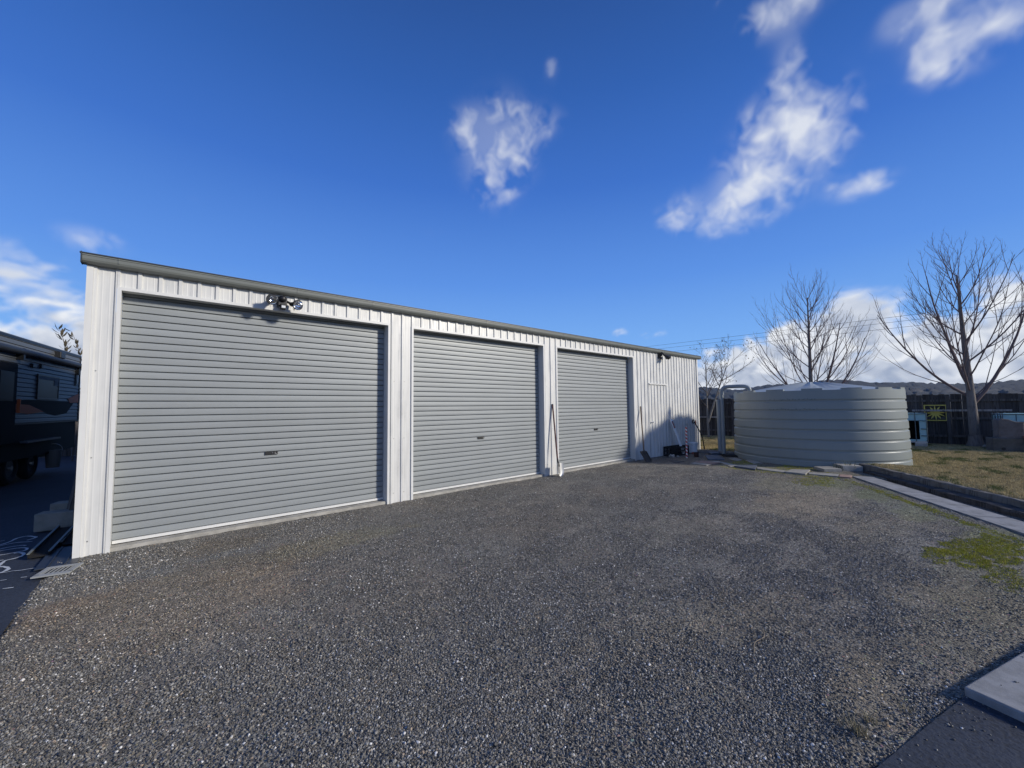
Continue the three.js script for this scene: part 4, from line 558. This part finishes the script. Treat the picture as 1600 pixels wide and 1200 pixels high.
// ---------- trees ----------
class Twigs {
  constructor() { this.p = []; this.n = []; this.i = []; }
  branch(pts, rad, sides) {
    const m = this.p.length / 3; let u = V(1, 0, 0);
    for (let k = 0; k < pts.length; k++) {
      const d = pts[Math.min(k + 1, pts.length - 1)].clone().sub(pts[Math.max(k - 1, 0)]).normalize(); u = u.addScaledVector(d, -u.dot(d)); if (u.lengthSq() < 1e-4) u = V(0, 0, 1).addScaledVector(d, -d.z); u.normalize(); const v = d.clone().cross(u);
      for (let s = 0; s < sides; s++) { const a = s / sides * 6.2832, x = Math.cos(a), y = Math.sin(a), nn = u.clone().multiplyScalar(x).addScaledVector(v, y); this.p.push(pts[k].x + nn.x * rad[k], pts[k].y + nn.y * rad[k], pts[k].z + nn.z * rad[k]); this.n.push(nn.x, nn.y, nn.z); }
      if (k) for (let s = 0; s < sides; s++) { const a = m + (k - 1) * sides + s, b = m + (k - 1) * sides + (s + 1) % sides, c = a + sides, e = b + sides; this.i.push(a, b, c, b, e, c); }
    }
  }
  build() { const g = new THREE.BufferGeometry(); g.setIndex(this.i); g.setAttribute('position', new THREE.Float32BufferAttribute(this.p, 3)); g.setAttribute('normal', new THREE.Float32BufferAttribute(this.n, 3)); const uv = new Float32Array(this.p.length / 3 * 2); for (let i = 0; i < uv.length / 2; i++) { uv[i * 2] = Math.atan2(this.n[i * 3 + 2], this.n[i * 3]) / 6.28; uv[i * 2 + 1] = this.p[i * 3 + 1]; } g.setAttribute('uv', new THREE.BufferAttribute(uv, 2)); return g; }
}
function bareTree(name, label, pos, seed, spec, barkM, twigM) {
  const t = thing(name, label, 'tree', pos), r = rng(seed), trunk = new Twigs(), crown = new Twigs(), tips = [];
  function grow(p, dir, len, r0, level, up) {
    const n = level === 0 ? 10 : level === 1 ? 8 : level === 2 ? 6 : 4, pts = [p.clone()], rad = [r0], d = dir.clone().normalize(), q = p.clone(), dirs = [d.clone()];
    for (let k = 1; k <= n; k++) { d.y += up * (0.6 + 0.8 * k / n) / n * 2; d.x += (r() - 0.5) * spec.wob * (level ? 1 : 0.35); d.z += (r() - 0.5) * spec.wob * (level ? 1 : 0.35); d.normalize(); q.addScaledVector(d, len / n); pts.push(q.clone()); rad.push(r0 * (level === 0 ? lerp(1, 0.16, Math.pow(k / n, 0.9)) : lerp(1, 0.22, k / n))); dirs.push(d.clone()); }
    (level === 0 ? trunk : crown).branch(pts, rad, level === 0 ? 12 : level === 1 ? 7 : level === 2 ? 5 : 3);
    tips.push([q.clone(), d.clone(), level]);
    if (level >= spec.levels) return;
    const count = spec.count[level], s0 = spec.start[level]; let az = r() * 6.28;
    for (let c = 0; c < count; c++) {
      const f = s0 + (1 - s0) * (c + 0.3 + 0.5 * r()) / count, k = Math.min(n - 1, Math.floor(f * n)), b = pts[k].clone().lerp(pts[k + 1], f * n - k), pd = dirs[k];
      az += 2.4 + (r() - 0.5) * 0.9; const side = V(Math.cos(az), 0.1, Math.sin(az)); side.addScaledVector(pd, -side.dot(pd)).normalize();
      const an = spec.angle[level] * (0.8 + 0.4 * r()) * (level === 0 ? lerp(1.15, 0.75, f) : 1), L = spec.len[level] * len * (0.75 + 0.5 * r()) * (level === 0 ? spec.shape(f) : lerp(1.05, 0.45, f)), rr = Math.min(rad[k] * 0.72, spec.rad[level] * (0.75 + 0.5 * r()) * (level === 0 ? lerp(1.1, 0.55, f) : 1));
      grow(b, pd.clone().multiplyScalar(Math.cos(an)).addScaledVector(side, Math.sin(an)), L, Math.max(0.0045, rr), level + 1, spec.up[level + 1]);
    }
  }
  for (const s of spec.stems) grow(V(...s.p), V(...s.d), s.len, s.r, s.level ?? 0, s.up ?? spec.up[0]);
  mesh('trunk', trunk.build(), barkM, t); mesh('crown', crown.build(), twigM, t);
  return [t, tips, r];
}
const flare = (t, r, bark) => mesh('root_flare', boxUV(new THREE.LatheGeometry([[r * 1.75, -0.05], [r * 1.4, 0.06], [r * 1.14, 0.2], [r * 1.01, 0.42]].map(([a, b]) => new THREE.Vector2(a, b)), 14).toNonIndexed()), bark, t);
{
  const spec = { levels: 3, wob: 0.10, up: [0.0, 0.46, 0.40, 0.3], count: [18, 8, 4], start: [0.26, 0.12, 0.15], angle: [0.80, 0.50, 0.5], len: [0.60, 0.56, 0.42], rad: [0.031, 0.014, 0.0075], shape: (f) => lerp(0.98, 0.40, smoothstep(f, 0.3, 1)), stems: [{ p: [0, -0.05, 0], d: [-0.03, 1, -0.03], len: 6.3, r: 0.155 }, { p: [0.0, 1.55, 0.03], d: [0.25, 0.8, 0.62], len: 4.4, r: 0.062, level: 1, up: 0.5 }, { p: [0, 1.75, -0.02], d: [-0.25, 0.62, -0.75], len: 4.2, r: 0.05, level: 1, up: 0.4 }, { p: [-0.02, 2.1, -0.04], d: [-0.5, 0.85, -0.35], len: 4.4, r: 0.055, level: 1, up: 0.45 }] };
  const [t] = bareTree('bare_tree', 'tall bare tree with a thick grey trunk in front of the fence at right', [22.15, 0, 0.04], 202, spec, M.bark, M.twig); flare(t, 0.165, M.bark);
}
{
  const spec = { levels: 3, wob: 0.09, up: [0.0, 0.50, 0.40, 0.3], count: [28, 7, 4], start: [0.2, 0.12, 0.15], angle: [0.92, 0.5, 0.5], len: [0.52, 0.56, 0.42], rad: [0.027, 0.013, 0.007], shape: (f) => lerp(1.05, 0.42, smoothstep(f, 0.2, 1)), stems: [{ p: [0, -0.05, 0], d: [-0.02, 1, 0.01], len: 6.35, r: 0.125 }, { p: [0, 1.1, 0], d: [0.15, 0.85, 0.45], len: 4.1, r: 0.06, level: 1, up: 0.4 }, { p: [0, 1.0, 0], d: [0.1, 0.75, 0.65], len: 3.8, r: 0.05, level: 1, up: 0.4 }, { p: [0, 1.2, 0], d: [-0.15, 0.75, -0.6], len: 3.7, r: 0.05, level: 1, up: 0.35 }] };
  const [t] = bareTree('bare_tree', 'bare rounded tree standing behind the water tank', [21.45, 0, -4.6], 317, spec, M.bark, M.twig); flare(t, 0.125, M.bark);
}
{
  const spec = { levels: 3, wob: 0.3, up: [0.02, 0.16, 0.14, 0.1], count: [8, 7, 5], start: [0.38, 0.25, 0.2], angle: [0.72, 0.75, 0.8], len: [0.55, 0.5, 0.5], rad: [0.03, 0.014, 0.007], shape: (f) => lerp(1.0, 0.7, f), stems: [{ p: [0, -0.05, 0], d: [-0.03, 1, -0.02], len: 3.5, r: 0.06 }, { p: [0.0, 0.75, 0.01], d: [0.08, 0.95, 0.22], len: 3.2, r: 0.055, level: 0 }] };
  const [t, tips, r] = bareTree('bare_tree', 'small pale twin stemmed tree between the shed and the tank', [20.25, 0, -8.55], 426, spec, M.barkPale, M.twigBrown);
  const leaf = []; for (const [q, d, l] of tips) if (l > 2 && r() > 0.8) { const s = 0.022 + 0.028 * r(); leaf.push(boxUV(new THREE.SphereGeometry(s, 5, 4).scale(0.4, 1, 0.6).rotateZ(r() * 2).translate(q.x, q.y - s * 0.6, q.z).toNonIndexed())); }
  if (leaf.length) tag(mesh('dead_leaves', leaf, M.leafDead, t), null, null, null, 'stuff');
}
{ // leafy canes over the caravan roof
  const r = rng(66), pos = [[-4.4, -18.6, 4.25], [-2.75, -19.2, 4.1], [-2.35, -19.2, 4.3], [-2.05, -19.3, 4.2], [-1.75, -19.3, 4.5], [-3.35, -18.9, 3.75], [-1.5, -19.5, 4.2]];
  const t = thing('shrub', 'tall leafy shrub whose drooping canes rise above the caravan roof', 'shrub', [-2.4, 0, -19.2]), st = new Twigs(), leaves = [];
  for (const [x, z, h] of pos) {
    const c = [], rd = [], b = V(x + 2.4 + 0.25 + 0.4 * r(), 0, z + 19.2), lean = -0.35 - 0.3 * r(); for (let k = 0; k <= 12; k++) { const f = k / 12; c.push(V(b.x + lean * f * f, h * 1.12 * f * (1 - 0.10 * f), b.z)); rd.push(0.02 * (1 - 0.75 * f)); } st.branch(c, rd, 5);
    for (let k = 5; k < 13; k++) for (let q = 0; q < 5; q++) { const p = c[k].clone().lerp(c[k - 1], q / 5), L = 0.16 + 0.11 * r(), s = new THREE.PlaneGeometry(L * 0.26, L, 1, 3).translate(0, L / 2, 0), pp = s.attributes.position; for (let i = 0; i < pp.count; i++) { const v = pp.getY(i) / L; pp.setX(i, pp.getX(i) * Math.sin(Math.PI * Math.min(0.98, v * 0.9 + 0.06)) * 1.1); pp.setZ(i, -0.35 * L * v * v); } s.computeVertexNormals(); leaves.push(boxUV(s.toNonIndexed().rotateX(0.7 + 0.9 * r()).rotateY(r() * 6.28).translate(p.x, p.y - 0.1 * r(), p.z))); }
  }
  mesh('stems', st.build(), M.twigBrown, t); tag(mesh('leaves', leaves, M.leafOlive, t), null, null, null, 'stuff');
}
// ---------- wires, hills and the haze over them ----------
scene.fog = new THREE.FogExp2(new THREE.Color(0.45, 0.66, 1.0), 0.00004);
[[7.09, 6.93, 'uppermost'], [6.74, 6.62, 'middle'], [6.29, 6.27, 'lowest']].forEach(([h0, h1, w]) => { const pts = []; for (let i = 0; i <= 12; i++) { const f = i / 12; pts.push(V(35, lerp(h0 + 0.55, h1 - 0.1, f) - 0.7 * 4 * f * (1 - f) * 0.35 + 0.16, lerp(-48, 26, f))); } tag(mesh('power_line', tube(pts, 0.010, 40, 5), M.wire), w + ' of three thin power lines crossing behind the bare trees', 'power line', null); });
{
  const ridge = (az) => { const a = az * Math.PI / 180; return 2.15 + 0.5 * n2(Math.cos(a) * 2.4 + 3, Math.sin(a) * 2.4) + 0.25 * n2(Math.cos(a) * 7, Math.sin(a) * 7) - 0.45 * smoothstep(78 - az, 0, 8) * smoothstep(az, 40, 66) + 0.15 * smoothstep(az, 80, 90); };
  const pos = [], cl = [], idx = [], NA = 1440, NR = 16, r0 = 650, r1 = 2300;
  for (let j = 0; j <= NR; j++) for (let i = 0; i <= NA; i++) {
    const az = i / NA * 360, a = az * Math.PI / 180, f = j / NR, rr = lerp(r0, r1, f), x = Math.sin(a) * rr, z = -Math.cos(a) * rr, azw = az > 180 ? az - 360 : az;
    const base = Math.tan(ridge(azw) * Math.PI / 180) * r1, lump = 0.5 + 0.5 * n2(x * 0.004, z * 0.004), tree = 7 * Math.abs(n2(x * 0.06, z * 0.06)) + 4 * n2(x * 0.2, z * 0.2);
    const forest = smoothstep(fbm2(x * 0.0022 + 5, z * 0.0022, 4) + 1.1 * f - 0.12, -0.06, 0.06);
    pos.push(x, -0.2 + base * Math.pow(f, 1.35) * lerp(0.86 + 0.14 * lump, 1, f * f) + (f > 0.05 ? tree * forest : 0), z);
    const k = 0.8 + 0.4 * n2(x * 0.03, z * 0.03); cl.push(lerp(0.11, 0.009, forest) * k, lerp(0.09, 0.016, forest) * k, lerp(0.065, 0.021, forest) * k);
  }
  for (let j = 0; j < NR; j++) for (let i = 0; i < NA; i++) { const a = j * (NA + 1) + i, b = a + NA + 1; idx.push(a, b, a + 1, b, b + 1, a + 1); }
  const g = new THREE.BufferGeometry(); g.setIndex(idx); g.setAttribute('position', new THREE.Float32BufferAttribute(pos, 3)); g.setAttribute('color', new THREE.Float32BufferAttribute(cl, 3)); g.computeVertexNormals();
  tag(mesh('hills', g, M.hill), 'low wooded ridge with pale paddocks beyond the fence', 'hills', null, 'structure');
}
// ---------- loose gravel, grass, moss ----------
{
  const r = rng(303), variants = [0, 1, 2, 3, 4, 5].map((s) => { const g = new THREE.IcosahedronGeometry(1, 0), p = g.attributes.position, seen = {}; for (let i = 0; i < p.count; i++) { const k = [p.getX(i), p.getY(i), p.getZ(i)].map((v) => v.toFixed(2)).join(); seen[k] ??= 0.68 + 0.5 * r(); p.setXYZ(i, p.getX(i) * seen[k], p.getY(i) * seen[k] * 0.68, p.getZ(i) * seen[k] * (0.72 + 0.1 * (s % 3))); } g.computeVertexNormals(); return g; });
  const lists = variants.map(() => []), yaw = 0.71622, q = new THREE.Quaternion(), e = new THREE.Euler(), S = V(1, 1, 1), P = V(0, 0, 0), mtx = new THREE.Matrix4();
  let made = 0;
  for (let n = 0; n < 2200000 && made < 400000; n++) {
    const d = 1.75 + 9.5 * Math.pow(r(), 1.35), a = yaw + (r() - 0.5) * 2.0, x = Math.sin(a) * d, z = -Math.cos(a) * d;
    if (z < FZ + 0.02 || x < edgeX(z) + 0.04 || (z > -1.2 && x > 1.5 && z > lineZ(x) - 0.004 + (r() < 0.05 ? 0.3 * Math.pow(r(), 3) : 0)) || x > 11.2) continue;
    if ((z + 1.82) * 0.857 + (x - 11.46) * 0.518 > 0.02 && x > 6.5) continue;
    if (Math.abs(x + 0.76) < 0.145 && Math.abs(z + 6.10) < 0.15) continue;
    const [pc, ps] = patchAt(x, z), keep = (0.30 + 1.1 * smoothstep(fbm2(x * 0.7 + 31, z * 1.1, 5), -0.2, 0.25)) * (1 - 0.95 * ps) * (x < 0.35 && z < -5.55 ? 1.6 : 1) * lerp(1, 0.75, smoothstep(d, 4, 10)) * 0.62;
    if (r() > keep) continue;
    const big = (x < 0.2 && z < -5.5 ? 1.15 : 1), rad = big * (0.0026 + 0.0062 * Math.pow(r(), 1.9)) * (r() > 0.985 ? 1.5 : 1), c = r(), L = 0.055 + 0.33 * r() * r(), wh = 0.5 + 0.25 * r();
    const col = c > 0.98 ? [wh, wh * 0.98, wh * 0.93] : c > 0.96 ? [0.32, 0.25, 0.18] : c > 0.76 ? [L * 1.18, L * 1.05, L * 0.82] : [L * 1.03, L * 1.0, L * 0.91];
    e.set(r() * 0.9 - 0.45, r() * 6.283, r() * 0.9 - 0.45); q.setFromEuler(e); S.setScalar(rad); P.set(x, (z > -1.2 && x > 1.5 && z > lineZ(x) ? (x > 3.32 ? 0.06 : 0.013) : gravelY(x, z)) + rad * (0.05 + 0.45 * r()), z); mtx.compose(P, q, S);
    lists[Math.floor(r() * 6)].push([mtx.clone(), col.map((v, i) => v * lerp(1, pc[i], 0.5))]); made++;
  }
  const color = new THREE.Color();
  lists.forEach((l, i) => { const im = new THREE.InstancedMesh(variants[i], M.stone, l.length); im.name = numbered('gravel_stones'); l.forEach(([m, c], k) => { im.setMatrixAt(k, m); im.setColorAt(k, color.setRGB(...c)); }); im.receiveShadow = im.castShadow = true; scene.add(im); tag(im, 'loose crushed stones scattered over the gravel yard', 'gravel', 'loose gravel on the yard', 'stuff'); });
}
{
  const tuft = (n, h, w, seed) => { const r = rng(seed), pos = []; for (let i = 0; i < n; i++) { const a = r() * 6.28, l = (r() - 0.5) * 1.6, x = (r() - 0.5) * 0.05, z = (r() - 0.5) * 0.05, c = Math.cos(a) * w, s = Math.sin(a) * w, hh = h * (0.6 + 0.7 * r()); pos.push(x - c, 0, z - s, x + c, 0, z + s, x + s * 0 + Math.sin(a) * hh * l * 0.7, hh, z + Math.cos(a) * hh * l * 0.7); } const g = new THREE.BufferGeometry(); g.setAttribute('position', new THREE.Float32BufferAttribute(pos, 3)); g.computeVertexNormals(); return g; };
  const scatter = (name, label, geo, list) => { const im = new THREE.InstancedMesh(geo, M.blade, list.length), c = new THREE.Color(), m = new THREE.Matrix4(), q = new THREE.Quaternion(); list.forEach(([x, y, z, s, a, col], i) => { q.setFromAxisAngle(V(0, 1, 0), a); im.setMatrixAt(i, m.compose(V(x, y, z), q, V(s, s, s))); im.setColorAt(i, c.setRGB(...col)); }); im.name = numbered(name); im.castShadow = im.receiveShadow = true; scene.add(im); tag(im, label, 'grass', null, 'stuff'); };
  const r = rng(404), lawn = [], moss = [], weeds = [];
  for (let n = 0; n < 260000 && lawn.length < 70000; n++) { const x = 9 + 14 * r(), z = -11 + 13 * r(); if (lawnIn(x, z) < 0.6 || x > fenceX(z) - 0.05 || Math.hypot(x - TC[0], z - TC[1]) < 2.07 || sleeperD(x, z) < 0.05 && z > -3) continue; const g = fbm2(x * 0.5 + 20, z * 1.2, 4) + 0.3 * (r() - 0.5) > 0.26, k = 0.7 + 0.6 * r(); lawn.push([x, lawnH(x, z) - 0.004, z, 0.55 + 0.6 * r(), r() * 6.28, (g ? [0.15, 0.165, 0.05] : r() > 0.4 ? [0.54, 0.44, 0.23] : [0.40, 0.32, 0.16]).map((v) => v * k)]); }
  scatter('lawn_grass', 'short dry straw coloured grass of the lawn', tuft(9, 0.04, 0.0035, 1), lawn);
  const M2 = [[6.5, -0.12, 0.55, 0.16, 1], [6.9, 0.12, 0.6, 0.17, 1], [6.15, -0.32, 0.3, 0.09, 0.8], [5.9, 0.12, 0.4, 0.12, 0.5], [9.6, -1.05, 1.6, 0.10, 0.3], [8.4, -0.32, 1.4, 0.09, 0.35], [10.3, -2.2, 0.7, 0.3, 0.22], [11.0, -3.2, 0.35, 1.0, 0.2], [12.0, -2.9, 0.5, 0.4, 0.25], [12.0, -4.2, 0.5, 0.3, 0.2]];
  for (const [mx, mz, rx, rz, st] of M2) for (let n = 0; n < 9000 * rx * rz * 4; n++) { const u = r() * 2 - 1, v = r() * 2 - 1, x = mx + u * rx * 1.3, z = mz + v * rz * 1.3 + (mx === 9.6 || mx === 8.4 ? -(x - mx) * 0.6 : 0); if (r() > st * smoothstep(1 - u * u - v * v + 1.1 * fbm2(x * 3, z * 5, 3), 0.1, 0.6)) continue; const k = 0.6 + 0.8 * r(); moss.push([x, gravelY(x, z) - 0.002, z, 0.4 + 0.5 * r(), r() * 6.28, (r() > 0.25 ? [0.36, 0.35, 0.03] : [0.38, 0.32, 0.09]).map((q) => q * k)]); }
  scatter('moss_grass', 'bright green moss and short grass growing in the gravel', tuft(8, 0.016, 0.004, 2), moss);
  for (const [x, z, n, s] of [[2.58, -0.44, 14, 1.3], [2.72, -0.40, 8, 1.1], [12.35, -1.95, 10, 4], [12.1, -2.15, 6, 3.5], [2.95, -0.3, 6, 0.9]]) for (let k = 0; k < n; k++) weeds.push([x + (r() - 0.5) * 0.09 * s / 3, 0, z + (r() - 0.5) * 0.06, s * (0.7 + 0.5 * r()), r() * 6.28, (z < -1.5 ? [0.07, 0.085, 0.03] : [0.27, 0.23, 0.13])]);
  scatter('dry_grass', 'small tufts of dry grass and weeds at the edges of the gravel', tuft(5, 0.045, 0.0015, 3), weeds);
  const t = thing('twig', 'thin dry twig lying on the gravel left of the dark path', 'twig', [3.05, 0.012, -1.02]); mesh('stem', tube([V(-0.16, 0, 0.03), V(-0.05, 0.01, 0), V(0.08, 0.006, 0.015), V(0.17, 0.012, -0.02)], 0.0028, 14, 5), std(0.22, 0.18, 0.13, 0.9), t); mesh('side_twig', tube([V(0.02, 0.008, 0.005), V(0.06, 0.02, 0.06), V(0.08, 0.01, 0.1)], 0.0018, 8, 5), std(0.22, 0.18, 0.13, 0.9), t);
}
renderer.render(scene, camera);
